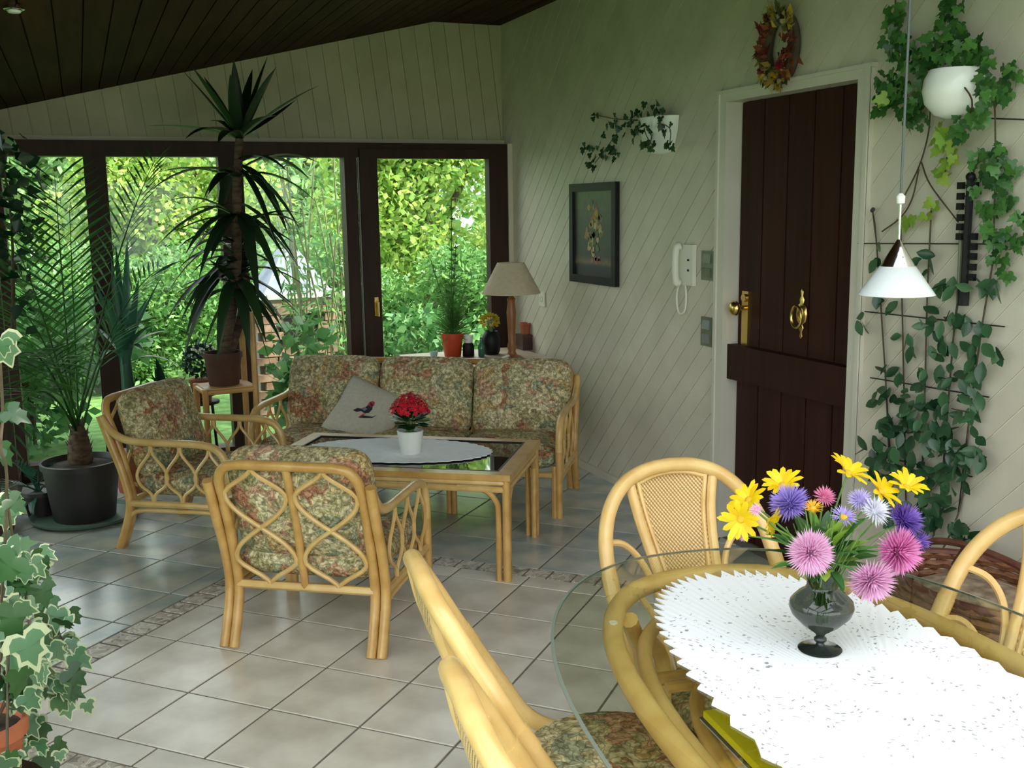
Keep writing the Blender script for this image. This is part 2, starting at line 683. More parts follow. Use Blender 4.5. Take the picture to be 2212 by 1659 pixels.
# ---- right wall: diagonal boards round the door opening
DY0, DY1, DZ = 3.20, 4.055, 2.008
wr = MB()
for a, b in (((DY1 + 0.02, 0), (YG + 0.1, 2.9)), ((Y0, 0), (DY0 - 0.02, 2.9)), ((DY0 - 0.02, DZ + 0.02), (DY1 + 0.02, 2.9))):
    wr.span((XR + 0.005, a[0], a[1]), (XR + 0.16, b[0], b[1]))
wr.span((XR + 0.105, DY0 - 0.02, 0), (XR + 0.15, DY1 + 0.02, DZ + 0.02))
wr = struct(wr.build('wall_right', M['board_gap_highlight']))
pitch = 0.0925
Mw = Matrix(((0, 0, -1, XR + 0.006), (1, 0, 0, 0), (0, 1, 0, 0), (0, 0, 0, 1)))   # (y, z, out) -> world


def wall_plank(s0, s1):
    """board between the lines y + z = s0 .. s1"""
    mb = MB()
    n = 0
    for y0, y1, z0, z1 in ((DY1 + 0.03, YG, 0.0, DZ + 0.02), (0.9, DY0 - 0.03, 0.0, DZ + 0.02), (0.9, YG, DZ + 0.02, 2.775)):
        p = [(s0 + 1, -1), (s1 + 1, -1), (s1 - 4, 4), (s0 - 4, 4)]
        p = clip_rect(p, y0, y1, z0, z1)
        if p:
            if area2(p) < 0:
                p = p[::-1]
            mb.prism(p, 0.0, 0.006, M=Mw)
            n += 1
    if n:
        mb.build('wall_plank', M['board_white'], wr, 20)


s = 0.95
st = pitch * math.sqrt(2)
while s < YG + 2.8:
    wall_plank(s + 0.007, s + st)
    s += st
# upper house wall above the lean-to roof, unseen outside, added to block the sun
struct(MB().span((XR + 0.0, Y0 - 1, 2.92), (XR + 0.2, YG + 0.3, 5.6)).build('wall_upper_sunblock', M['board_white']))
struct(MB().span((XR - 0.014, DY1 + 0.075, 0), (XR - 0.0005, YF, 0.045)).build('baseboard_right', M['board_white']))

# ---- door with its white frame
tr = MB()
ow = 0.068
tr.span((XR - 0.02, DY1, 0), (XR + 0.1, DY1 + ow, DZ + 0.035))
tr.span((XR - 0.02, DY0 - ow, 0), (XR + 0.1, DY0, DZ + 0.035))
tr.span((XR - 0.02, DY0, DZ), (XR + 0.1, DY1, DZ + 0.035))
tr.span((XR - 0.028, DY0 - ow - 0.015, DZ + 0.035), (XR, DY1 + ow + 0.015, DZ + 0.05))
tr.span((XR - 0.028, DY1 + ow - 0.02, 0), (XR - 0.018, DY1 + ow, DZ + 0.035))
tr.span((XR - 0.028, DY0 - ow, 0), (XR - 0.018, DY0 - ow + 0.02, DZ + 0.035))
struct(tr.build('trim_1', M['white_trim'], sharp=20))
XD = XR + 0.062
dr = MB()
dr.span((XD + 0.012, DY0 + 0.004, 0.008), (XD + 0.036, DY1 - 0.004, DZ - 0.004))
dr = struct(dr.build('door_1', M['door'], sharp=20))
nb = 5
bw = (DY1 - DY0 - 0.008) / nb
for k in range(nb):
    y0 = DY0 + 0.004 + k * bw
    MB().span((XD, y0 + 0.004, 0.008), (XD + 0.012, y0 + bw - 0.004, DZ - 0.004)).build('door_board', M['door'], dr, 20)
zb0, zb1 = 0.765, 0.925
band = MB().span((XD - 0.052, DY0 + 0.01, zb0), (XD, DY1 + 0.02, zb1)).build('cross_rail', M['door'], dr, 20)
hp = at_x(1612, 700, XD)
hd = MB()
hd.span((XD - 0.010, hp.y - 0.024, hp.z - 0.13), (XD, hp.y + 0.024, hp.z + 0.15))
hd = hd.build('handle_plate', M['brass'], dr, 20)
MB().tube([(XD - 0.005, hp.y, hp.z + 0.075), (XD - 0.055, hp.y, hp.z + 0.075)], 0.011, 10).ball((XD - 0.065, hp.y + 0.0, hp.z + 0.075), (0.022, 0.034, 0.034), 14, 8).build('door_knob', M['brass'], hd)
MB().tube([(XD - 0.012, hp.y, hp.z + 0.12), (XD - 0.02, hp.y, hp.z + 0.12)], 0.018, 12).build('key_cylinder', M['brass'], hd)
kp = at_x(1733, 678, XD)
kn = MB()
prof = [(0.002, -0.105), (0.010, -0.095), (0.006, -0.075), (0.016, -0.06), (0.010, -0.045), (0.030, -0.03), (0.036, 0.0), (0.030, 0.03), (0.012, 0.045), (0.016, 0.06), (0.006, 0.075), (0.010, 0.095), (0.002, 0.105)]
kn.lathe(prof, 12, (XD - 0.004, kp.y, kp.z), sx=0.35)
kn = kn.build('knocker_plate', M['brass'], dr)
ring = [(XD - 0.03, kp.y + 0.034 * math.cos(a), kp.z - 0.012 + 0.046 * math.sin(a)) for a in np.linspace(0, 2 * PI, 20, endpoint=False)]
MB().tube(ring, 0.006, 8, closed=True).build('knocker_ring', M['brass'], kn)

# ---- gable wall of boards above the windows
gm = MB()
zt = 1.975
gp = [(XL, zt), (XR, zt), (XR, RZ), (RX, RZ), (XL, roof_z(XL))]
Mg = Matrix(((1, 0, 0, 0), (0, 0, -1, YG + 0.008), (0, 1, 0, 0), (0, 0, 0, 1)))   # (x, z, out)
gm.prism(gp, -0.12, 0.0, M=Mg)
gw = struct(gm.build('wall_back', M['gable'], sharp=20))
x = XL - 0.2
while x < XR:
    w = 0.104
    sh = 0.11
    p = [(x + 0.004 - sh * -0.0, zt), (x + w, zt), (x + w - sh * 0.8, zt + 0.8), (x + 0.004 - sh * 0.8, zt + 0.8)]
    for a, b, c in ((-1, 0, -XL), (1, 0, XR), (-0.2345, 1, RZ - 0.2345 * RX), (0, 1, RZ)):
        if len(p) >= 3:
            p = clip(p, a, b, c)
    if len(p) >= 3 and area2(p) > 1e-4:
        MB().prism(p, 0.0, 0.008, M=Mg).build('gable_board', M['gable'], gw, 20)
    x += w
struct(MB().span((XL, YG - 0.03, zt), (XR, YG, zt + 0.035)).build('trim_2', M['cream_trim'], sharp=20))
struct(MB().span((2.683, YF - 0.012, 0.0), (XR, YF + 0.1, zt + 0.005)).build('trim_3', M['cream_trim'], sharp=20))

# ---- ceiling: dark boards running away from the camera
cm = MB()
Mc = Matrix(((1, 0, 0, 0), (0, 0, 1, 0), (0, 1, 0, 0), (0, 0, 0, 1)))
th = 0.10
for xa, xb in ((XL - 0.6, RX), (RX, XR + 0.02)):
    za, zb = roof_z(xa), roof_z(xb)
    vs = [(xa, ROOF_Y, za + 0.01), (xb, ROOF_Y, zb + 0.01), (xb, YG + 0.5, zb + 0.01), (xa, YG + 0.5, za + 0.01)]
    vs += [(v[0], v[1], v[2] + th) for v in vs]
    cm.add(vs, [(3, 2, 1, 0), (4, 5, 6, 7), (0, 1, 5, 4), (1, 2, 6, 5), (2, 3, 7, 6), (3, 0, 4, 7)])
ce = struct(cm.build('ceiling', M['ceiling'], sharp=20))
x = XL
while x < XR - 0.01:
    x1 = min(x + 0.098, XR)
    if x < RX < x1:
        x1 = RX
    a, b = x + 0.003, x1 - 0.003
    if b - a > 0.01:
        za, zb = roof_z(a), roof_z(b)
        vs = [(a, ROOF_Y, za), (b, ROOF_Y, zb), (b, YG, zb), (a, YG, za)]
        vs += [(v[0], v[1], v[2] + 0.01) for v in vs]
        MB().add(vs, [(3, 2, 1, 0), (4, 5, 6, 7), (0, 1, 5, 4), (1, 2, 6, 5), (2, 3, 7, 6), (3, 0, 4, 7)]).build('ceiling_board', M['ceiling'], ce, 20)
    x = x1
struct(MB().span((XL, ROOF_Y - 0.08, roof_z(XL) - 0.12), (XR, ROOF_Y, roof_z(XL) - 0.0)).build('trim_4', M['ceiling'], sharp=20)) if False else None
sp = at_d(41, 143, 3.3)
spx = sp.x
spot = thing('ceiling_spotlight', 'small chrome spotlight on the dark ceiling at far left', 'lamp', (spx, sp.y, roof_z(spx)))
MB().lathe([(0.03, -0.001), (0.032, -0.012), (0.024, -0.016)], 16).build('trim_ring', M['chrome'], spot)
MB().lathe([(0.022, -0.016), (0.018, -0.022), (0.004, -0.024)], 14).build('bulb', M['white_ceramic'], spot)

# ---- glazed roof, left wall and rear wall (all out of frame), dark posts
gl = MB()
for y in (-1.15, -0.2, 0.7, 1.57):
    for xa, xb in ((XL - 0.1, RX), (RX, XR)):
        za, zb = roof_z(xa), roof_z(xb)
        gl.add([(xa, y - 0.03, za - 0.01), (xb, y - 0.03, zb - 0.01), (xb, y + 0.03, zb - 0.01), (xa, y + 0.03, za - 0.01), (xa, y - 0.03, za + 0.1), (xb, y - 0.03, zb + 0.1), (xb, y + 0.03, zb + 0.1), (xa, y + 0.03, za + 0.1)],
               [(3, 2, 1, 0), (4, 5, 6, 7), (0, 1, 5, 4), (1, 2, 6, 5), (2, 3, 7, 6), (3, 0, 4, 7)])
struct(gl.build('trim_5', M['frame_dark'], sharp=20))
zl = roof_z(XL)
lw = MB()
lw.span((XL - 0.1, Y0, zl - 0.14), (XL, YG, zl + 0.02))
lw.span((XL - 0.1, Y0, 0), (XL, YG, 0.09))
for y in (-1.15, 0.1, 1.35, 2.6, 3.85, 5.1, 6.32):
    lw.span((XL - 0.1, y - 0.04, 0.09), (XL, y + 0.04, zl - 0.14))
lw.span((XL - 0.1, 6.62, 0.0), (XL + 0.0, YG + 0.1, zl))
lw = struct(lw.build('window_2', M['frame_dark'], sharp=20))
MB().span((XL - 0.055, Y0, 0.09), (XL - 0.049, 6.62, zl - 0.14)).build('pane', M['glass'], lw, 20)

# ---- rear wall behind the camera: unseen boards above a window band, added to dim the gable
rw = MB()
rw.add([(XL, Y0 - 0.1, 1.95), (XR, Y0 - 0.1, 1.95), (XR, Y0 - 0.1, RZ), (RX, Y0 - 0.1, RZ), (XL, Y0 - 0.1, zl), (XL, Y0, 1.95), (XR, Y0, 1.95), (XR, Y0, RZ), (RX, Y0, RZ), (XL, Y0, zl)],
       [(0, 1, 2, 3, 4), (9, 8, 7, 6, 5), (0, 5, 6, 1), (1, 6, 7, 2), (2, 7, 8, 3), (3, 8, 9, 4), (4, 9, 5, 0)])
rw.span((XL, Y0 - 0.1, 0), (XR, Y0, 0.09))
struct(rw.build('wall_front', M['gable'], sharp=20))
# ---- back windows
wf = MB()
zt2, zg = 1.978, 1.888
fx0, fx1 = XL, 2.683
wf.span((fx0, YF, zg), (fx1, YF + 0.13, zt2))
wf.span((fx0, YF, 0.0), (fx1, YF + 0.13, 0.10))
posts = [(XL, -0.385), (0.05, 0.172), (0.805, 0.948), (1.575, 1.655), (2.600, 2.683)]
for a, b in posts:
    wf.span((a, YF, 0.10), (b, YF + 0.13, zg))
wf = struct(wf.build('window_1', M['frame_dark'], sharp=20))
for a, b in ((-0.385, 0.05), (0.172, 0.805), (0.948, 1.575)):
    MB().span((a, YF + 0.06, 0.10), (b, YF + 0.066, zg)).build('pane', M['glass'], wf, 20)
sa = MB()                                               # opening sash on the right
sx0, sx1 = 1.668, 2.592
sa.span((sx0, YF - 0.03, zg - 0.008), (sx1, YF + 0.05, zg + 0.05))
sa.span((sx0, YF - 0.03, 0.06), (sx1, YF + 0.05, 0.16))
sa.span((sx0, YF - 0.03, 0.16), (sx0 + 0.112, YF + 0.05, zg - 0.008))
sa.span((sx1 - 0.052, YF - 0.03, 0.16), (sx1, YF + 0.05, zg - 0.008))
sa = sa.build('sash', M['frame_dark'], wf, 20)
MB().span((sx0 + 0.112, YF, 0.16), (sx1 - 0.052, YF + 0.006, zg - 0.008)).build('pane', M['glass'], sa, 20)
M['seal'] = pmat('grey_seal', (0.22, 0.20, 0.17), rough=0.4)
MB().span((sx0 - 0.010, YF - 0.012, 0.06), (sx0 - 0.002, YF + 0.01, zg)).build('seal_strip', M['seal'], wf, 20)
MB().span((sx1 + 0.001, YF - 0.012, 0.06), (sx1 + 0.007, YF + 0.01, zg)).build('seal_strip', M['seal'], wf, 20)
hz = at_y(813, 662, YF - 0.03)
hm = MB().span((hz.x - 0.013, YF - 0.042, hz.z - 0.06), (hz.x + 0.013, YF - 0.03, hz.z + 0.06))
hm.tube([(hz.x, YF - 0.04, hz.z + 0.03), (hz.x, YF - 0.075, hz.z + 0.03), (hz.x, YF - 0.078, hz.z - 0.06)], 0.008, 8)
hm.build('window_handle', M['brass'], sa)

portal((XL - 0.12, 2.7, 1.0), 7.8, 1.9, (1, 0, 0))
portal((1.15, YG + 0.15, 1.0), 3.1, 1.9, (0, -1, 0))
portal((1.15, 0.2, 2.9), 3.2, 2.8, (0, 0, -1))
portal((1.15, Y0 - 0.12, 1.05), 3.2, 1.9, (0, 1, 0))

# ================================================================== GARDEN
gmat = pmat('lawn', (0.06, 0.14, 0.03), (0.13, 0.26, 0.06), 12, 0.95)
struct(MB().span((-25, -20, -0.5), (25, 45, -0.15)).build('ground', gmat, sharp=20))
M['hedge'] = leaf_mat('hedge_leaf', (0.05, 0.17, 0.04), (0.17, 0.34, 0.08), 0.35, 0.5, True)
M['tree'] = leaf_mat('tree_leaf', (0.14, 0.32, 0.05), (0.44, 0.56, 0.13), 0.45, 0.5, True)
M['tree2'] = leaf_mat('far_leaf', (0.16, 0.34, 0.12), (0.36, 0.52, 0.24), 0.4, 0.5, True)
M['bush'] = leaf_mat('bush_leaf', (0.04, 0.15, 0.04), (0.13, 0.30, 0.09), 0.35, 0.5, True)
M['bambooleaf'] = leaf_mat('bamboo_leaf', (0.05, 0.19, 0.05), (0.17, 0.36, 0.09), 0.35, 0.5, True)


def foliage(mb, rng, blobs, n, size, long=1.6, droop=0.0):
    """n leaves spread through ellipsoid blobs (centre, radii)"""
    vol = [b[1][0] * b[1][1] * b[1][2] for b in blobs]
    tot = sum(vol)
    for (c, r), v in zip(blobs, vol):
        for _ in range(int(n * v / tot)):
            d = Vector((rng.gauss(0, 1), rng.gauss(0, 1), rng.gauss(0, 1))).normalized()
            q = 0.62 + 0.42 * rng.random() ** 0.7
            p = Vector((c[0] + d.x * r[0] * q, c[1] + d.y * r[1] * q, max(-0.1, c[2] + d.z * r[2] * q)))
            y = (d * 0.5 + Vector((rng.gauss(0, 1), rng.gauss(0, 1), rng.gauss(0, 0.8) - droop))).normalized()
            x = y.cross(Vector((rng.gauss(0, 1), rng.gauss(0, 1), rng.gauss(0, 1)))).normalized()
            s = size * (0.6 + 0.8 * rng.random())
            l = s * long
            mb.add([p, p + y * l * 0.5 + x * s * 0.5, p + y * l, p + y * l * 0.5 - x * s * 0.5], [(0, 1, 2, 3)])


def plant_out(name, label, cat, loc, blobs, n, size, mat, trunk=None, group=None, seed=1, long=1.6, droop=0.0):
    rng = random.Random(seed)
    t = thing(name, label, cat, loc, 0, group)
    mb = MB()
    foliage(mb, rng, blobs, n, size, long, droop)
    f = mb.build('foliage', M[mat], t, 0)
    f['kind'] = 'stuff'
    tm = MB()
    for pts, r in (trunk or [([(0, 0, -0.2), (0.02, 0, 0.25), (0, 0, 0.5)], 0.03)]):
        tm.tube(spline(pts, 3), r, 7)
    tm.build('trunk', M['bark'], t)
    return t


def blobs_box(rng, n, sx, sy, z0, z1, r):
    return [((rng.uniform(-sx, sx), rng.uniform(-sy, sy), rng.uniform(z0, z1)), (r * rng.uniform(.7, 1.2), r * rng.uniform(.7, 1.2), r * rng.uniform(.7, 1.2))) for _ in range(n)]


rg = random.Random(5)
# hedge bushes, about 4 m behind the glass
for q, (hx, hy, lab) in enumerate(((-1.5, 10.2, 'green hedge bush in the garden, behind the leftmost window'),
                                   (0.45, 10.9, 'green hedge bush in the garden, behind the second window'),
                                   (2.45, 11.6, 'green hedge bush in the garden, behind the third window'),
                                   (4.35, 10.9, 'dense green hedge bush in the garden, behind the right window'),
                                   (6.3, 11.8, 'green hedge bush in the garden, at far right behind the lamp'))):
    plant_out('hedge_bush', lab, 'bush', (hx, hy, -0.15), blobs_box(rg, 22, 0.72, 0.25, 0.2, 1.05, 0.42), 21000, 0.031, 'hedge', group='garden hedge bushes', seed=20 + q, long=2.4)
for q, (hx, hy, hz_, lab) in enumerate(((-2.3, 13.2, 2.4, 'sunlit yellow green tree crown above the hedge at far left'),
                                           (0.9, 14.6, 2.6, 'sunlit yellow green tree crown above the hedge, behind the yucca'),
                                           (4.1, 13.0, 2.5, 'sunlit yellow green tree crown above the hedge, behind the third window'),
                                           (7.2, 14.4, 2.4, 'sunlit yellow green tree crown above the hedge in the right window'))):
    plant_out('garden_tree', lab, 'tree', (hx, hy, -0.15), blobs_box(rg, 22, 1.25, 0.4, hz_ - 1.5, hz_ + 0.4, 0.55), 16000, 0.060, 'tree',
              trunk=[([(0, 0, -0.2), (0.1, 0, 1.4), (-0.1, 0, hz_)], 0.09), ([(0.08, 0, 1.3), (0.5, 0.1, 1.9), (0.7, 0, hz_)], 0.05)], group='garden trees', seed=40 + q)
for q, (hx, hy) in enumerate(((-6.5, 20.5), (-0.6, 24), (4.6, 19.8), (12, 22.5))):
    plant_out('garden_tree', ['pale far tree closing the garden at far left', 'pale far tree closing the garden, second from left', 'pale far tree closing the garden, second from right', 'pale far tree closing the garden at far right'][q], 'tree', (hx, hy, -0.15), blobs_box(rg, 34, 2.6, 0.6, 0.8, 4.6, 1.15), 15000, 0.15, 'tree2',
              trunk=[([(0, 0, -0.2), (0.1, 0, 2), (0, 0, 5)], 0.2)], group='far garden trees', seed=60 + q)
# low bushes close to the glass on the right
plant_out('low_bush', 'low bright leafy bush just outside the right window', 'bush', (2.45, 8.0, -0.15), blobs_box(rg, 7, 0.35, 0.25, 0.2, 0.75, 0.26), 1500, 0.05, 'bush', seed=81)
plant_out('low_bush', 'dark broad leaved bush outside the glass by the left end of the sofa', 'bush', (1.42, 7.35, -0.15), blobs_box(rg, 5, 0.12, 0.12, 0.3, 0.75, 0.2), 420, 0.07, 'bush', seed=82)
plant_out('low_bush', 'low green bush outside the leftmost window behind the palm', 'bush', (-0.45, 8.3, -0.15), blobs_box(rg, 8, 0.6, 0.3, 0.2, 0.9, 0.35), 2400, 0.06, 'bush', seed=83)
for q, (hx, hy, lab) in enumerate(((-1.75, 2.9, 'unseen hedge bush added outside to shade the left glass wall, nearest the camera'), (-1.75, 4.65, 'unseen hedge bush added outside to shade the left glass wall, in the middle'), (-1.85, 7.35, 'unseen hedge bush added outside to shade the left glass wall, farthest away'))):  # out of frame, added to darken and tint the light from the left
    plant_out('hedge_bush', lab, 'bush', (hx, hy, -0.15), blobs_box(rg, 20, 0.2, 0.45, 0.3, 2.7, 0.5), 9000, 0.06, 'hedge', seed=95 + q, long=2.0)
# bamboo clump right of centre
rng = random.Random(91)
bt = thing('bamboo_clump', 'tall bamboo clump with thin canes outside, left of the window post', 'bamboo', (1.80, 8.15, -0.15))
cm_, lf = MB(), MB()
for k in range(22):
    bx, by = rng.gauss(0, 0.17), rng.gauss(0, 0.12)
    lx, ly, h = rng.gauss(0, 0.18), rng.gauss(0, 0.12), rng.uniform(1.3, 2.3)
    pts = spline([(bx, by, -0.1), (bx + lx * .3, by + ly * .3, h * .5), (bx + lx, by + ly, h)], 4)
    cm_.tube(pts, 0.007, 5)
    for _ in range(40):
        t = rng.uniform(0.25, 1.0)
        p = pts[min(int(t * len(pts)), len(pts) - 1)]
        p = p + Vector((rng.gauss(0, .08), rng.gauss(0, .08), rng.gauss(0, .05)))
        y = Vector((rng.gauss(0, 1), rng.gauss(0, 1), rng.gauss(-.5, .6))).normalized()
        x_ = y.cross(Vector((rng.gauss(0, 1), rng.gauss(0, 1), rng.gauss(0, 1)))).normalized() * 0.012
        l = rng.uniform(.07, .14)
        lf.add([p, p + y * l * .4 + x_, p + y * l, p + y * l * .4 - x_], [(0, 1, 2, 3)])
cm_.build('canes', pmat('cane', (0.10, 0.13, 0.05), (0.20, 0.20, 0.08), 9, 0.6), bt)['kind'] = 'stuff'
lf.build('foliage', M['bambooleaf'], bt, 0)['kind'] = 'stuff'
# brick barbecue with a pale hood, seen between yucca and bamboo
pl = thing('garden_barbecue', 'brick garden barbecue with a pale sloping hood, outside behind the yucca', 'barbecue', (1.68, 8.9, -0.15), 0.12)
brm = pmat('brick', (0.13, 0.075, 0.05), (0.23, 0.15, 0.105), 12, 0.9, rnd=0.25)
MB().span((-0.36, 0.02, 0), (0.36, 0.55, 0.98)).build('core', pmat('mortar', (0.20, 0.17, 0.15), rough=0.9), pl, 20)
bmesh_ = MB().box((0, 0, 0), (0.170, 0.06, 0.062), taper=0.97).mesh('brick', brm, 20)
for r in range(14):
    for c in range(4):
        xx = -0.27 + c * 0.18 + (0.03 if r % 2 else -0.03)
        if 8 <= r <= 11 and c in (1, 2):
            continue
        inst('brick', bmesh_, pl, Matrix.Translation((xx, rg.uniform(-.006, .006), 0.04 + r * 0.07)))
MB().span((-0.17, -0.004, 0.60), (0.17, 0.03, 0.86)).build('fire_opening', M['black'], pl, 20)
MB().span((-0.40, -0.05, 0.98), (0.40, 0.58, 1.02)).build('slab', pmat('slab', (0.36, 0.37, 0.38), rough=0.8), pl, 20)
hdm = MB()
lo = [(-0.30, 0.0, 1.02), (0.30, 0.0, 1.02), (0.30, 0.5, 1.02), (-0.30, 0.5, 1.02)]
hi = [(-0.07, 0.18, 1.38), (0.07, 0.18, 1.38), (0.07, 0.34, 1.38), (-0.07, 0.34, 1.38)]
hdm.add(lo + hi, [(3, 2, 1, 0), (4, 5, 6, 7), (0, 1, 5, 4), (1, 2, 6, 5), (2, 3, 7, 6), (3, 0, 4, 7)])
hdm.build('hood', pmat('pale_hood', (0.13, 0.155, 0.21), (0.22, 0.25, 0.31), 6, 0.8, bump=0.2), pl, 20)
# white gable of a neighbour house, far right
nh = thing('neighbour_house', 'white gabled house far behind the trees, upper right pane', 'house', (16.5, 30, -0.15), 0.1)
MB().prism([(-2.5, 0), (2.5, 0), (2.5, 3.4), (0, 5.6), (-2.5, 3.4)], 0, 0.4, M=Matrix(((1, 0, 0, 0), (0, 0, 1, 0), (0, 1, 0, 0), (0, 0, 0, 1)))).build('wall', pmat('white_render', (0.8, 0.8, 0.8), rough=0.8), nh, 20)
rfm = MB()
for sgn in (-1, 1):
    rfm.add([(0, -0.3, 5.75), (sgn * 2.8, -0.3, 3.2), (sgn * 2.8, 0.6, 3.2), (0, 0.6, 5.75), (0, -0.3, 5.9), (sgn * 2.8, -0.3, 3.35), (sgn * 2.8, 0.6, 3.35), (0, 0.6, 5.9)],
            [(0, 1, 2, 3), (4, 5, 6, 7), (0, 1, 5, 4), (1, 2, 6, 5), (2, 3, 7, 6), (3, 0, 4, 7)])
rfm.build('roof', pmat('roof_tile', (0.25, 0.12, 0.08), rough=0.8), nh, 20)
# ================================================================== RATTAN SUITE
E1 = Vector((0.826, -0.563, 0))
E2 = Vector((0.563, 0.826, 0))
TP = Vector((1.563, 3.93, 0))


def suite(u, v, z=0.0):
    p = TP + E1 * u + E2 * v
    return Vector((p.x, p.y, z))


def rz_back(d):
    """rotation that turns local +y to the direction d"""
    return math.atan2(-d[0], d[1])


def ogee(mb, p0, along, side, length, half, n, r, phase=0):
    """two crossing wavy canes that make n pointed ovals along a panel"""
    p0, along, side = Vector(p0), Vector(along), Vector(side)
    for sg in (-1, 1):
        pts = []
        for k in range(n * 12 + 1):
            t = k / 12.0
            q_ = t % 2.0
            u_ = q_ if q_ < 1 else 2 - q_
            w = math.sin(PI * u_ / 0.92) ** 2 if u_ < 0.46 else math.cos(PI / 2 * (u_ - 0.46) / 0.54)
            w = w if q_ < 1 else -w
            pts.append(p0 + along * (length * k / (n * 12.0)) + side * (half * w * sg))
        mb.tube(pts, r, 7)


def side_frame(t, x, sg, post_top=(0.365, 0.635)):
    """one arm with its two legs, rails and lattice, as parts of thing t"""
    X = lambda y, z: (x, y, z)
    leg = MB()
    leg.tube(spline([X(0.315, 0.0), X(0.275, 0.10), X(0.245, 0.22), X(0.27, 0.36), X(0.32, 0.50), X(*post_top)], 5), 0.019, 10)
    leg.build('rear_leg', M['rattan'], t)
    arm = MB()
    arm.tube(spline([X(post_top[0] - 0.004, post_top[1] - 0.01), X(0.325, 0.575), X(0.27, 0.535), X(0.19, 0.518), X(0.0, 0.515), X(-0.13, 0.512), X(-0.212, 0.492), X(-0.255, 0.435), X(-0.268, 0.34)], 6), 0.0185, 10)
    arm.build('armrest', M['rattan_pale'], t)
    fl_ = MB()
    fl_.tube(spline([X(-0.268, 0.345), X(-0.268, 0.22), X(-0.266, 0.0)], 4), 0.0185, 10)
    fl_.tube(spline([(x - sg * 0.024, -0.264, 0.0), (x - sg * 0.024, -0.266, 0.12), (x - sg * 0.024, -0.262, 0.27)], 4), 0.015, 8)
    fl_.build('front_leg', M['rattan'], t)
    rl = MB()
    rl.tube([X(0.25, 0.222), X(-0.265, 0.222)], 0.016, 8)
    rl.tube(spline([X(0.268, 0.115), X(0.235, 0.172), X(0.17, 0.190), X(0.0, 0.192), X(-0.18, 0.190), X(-0.240, 0.165), X(-0.255, 0.09)], 5), 0.010, 8)
    rl.build('side_rail', M['rattan_pale'], t)
    lat = MB()
    # pointed ovals stand between the rail and the armrest
    for k in range(3):
        y0 = -0.175 + k * 0.147
        for s2 in (-1, 1):
            pts = [X(y0 + s2 * 0.003, 0.50), X(y0 + s2 * 0.010, 0.46), X(y0 + s2 * 0.062, 0.395), X(y0 + s2 * 0.078, 0.352), X(y0 + s2 * 0.062, 0.31), X(y0 + s2 * 0.012, 0.27), X(y0 + s2 * 0.003, 0.228)]
            lat.tube(spline(pts, 4), 0.0075, 7)
    lat.build('lattice', M['rattan_pale'], t)


def seat_cushions(t, n, w, y0=-0.275, y1=0.242, z0=0.232, z1=0.372):
    for k in range(n):
        x = (k - (n - 1) / 2) * w
        MB().cushion((w - 0.006, y1 - y0, z1 - z0), e=0.16, puff=0.10).build('seat_cushion', M['floral'], t, 0, Matrix.Translation((x, (y0 + y1) / 2, (z0 + z1) / 2)))


def back_cushions(t, n, w, h=0.44, th=0.17, top=(0.275, 0.725), bot=(0.165, 0.335)):
    d = Vector((0, top[0] - bot[0], top[1] - bot[1])).normalized()
    nrm = Vector((1, 0, 0)).cross(d)
    c = Vector((0, (top[0] + bot[0]) / 2, (top[1] + bot[1]) / 2))
    L = (Vector(top) - Vector(bot)).length + 0.03
    for k in range(n):
        x = (k - (n - 1) / 2) * w
        Mx = frame_to((1, 0, 0), d, nrm, (x, c.y, c.z))
        MB().cushion((w - 0.004, L, th), e=0.30, puff=0.18).build('back_cushion', M['floral'], t, 0, Mx)


def back_frame(t, half, top_y=0.375, top_z=0.70):
    bf = MB()
    z1 = top_z
    pts = [(half, 0.318, 0.0), (half, 0.278, 0.10), (half, 0.250, 0.22), (half, 0.278, 0.38), (half, 0.325, 0.55), (half - 0.004, top_y - 0.015, z1 - 0.06), (half - 0.035, top_y, z1 - 0.012), (half - 0.09, top_y + 0.002, z1)]
    left = spline(pts, 5)
    right = [Vector((-p.x, p.y, p.z)) for p in reversed(left)]
    bf.tube(left + right, 0.0185, 10)
    bf.build('back_frame', M['rattan'], t)
    MB().tube([(half, 0.252, 0.222), (-half, 0.252, 0.222)], 0.017, 9).build('rear_rail', M['rattan_pale'], t)
    MB().tube([(half, -0.266, 0.222), (-half, -0.266, 0.222)], 0.016, 9).build('front_rail', M['rattan_pale'], t)


def panel_lattice(t, half, n):
    """back panel: n bays, each with crossing wavy canes, between upright canes"""
    d = Vector((0, 0.375 - 0.256, 0.69 - 0.225))
    w = 2 * half / n
    up = MB()
    for k in range(1, n):
        x = -half + k * w
        up.tube([(x, 0.254, 0.224), (x, 0.312, 0.50), (x, 0.376, 0.695)], 0.015, 9)
    if n > 1:
        up.build('back_upright', M['rattan'], t)
    lt = MB()
    for k in range(n):
        x = -half + (k + 0.5) * w
        ogee(lt, (x, 0.256, 0.225), d, (1, 0, 0), 1.0, w / 2 - 0.016, 2, 0.0085)
    lt.build('back_lattice', M['rattan_pale'], t)


def armchair(label, loc, rz):
    t = thing('rattan_armchair', label, 'armchair', loc, rz, 'rattan armchairs')
    for sg in (-1, 1):
        side_frame(t, sg * 0.300, sg)
    back_frame(t, 0.262)
    panel_lattice(t, 0.262, 2)
    seat_cushions(t, 1, 0.545)
    back_cushions(t, 1, 0.545)
    return t


chair_b = armchair('rattan armchair with floral cushions, nearest the camera, its latticed back turned this way', suite(-0.57, -0.52), rz_back((-E2.x, -E2.y)))
chair_a = copy_thing(chair_b, suite(-1.585, 0.425), rz_back((-E1.x, -E1.y)), 'rattan armchair with floral cushions standing sideways beside the big black palm pot')

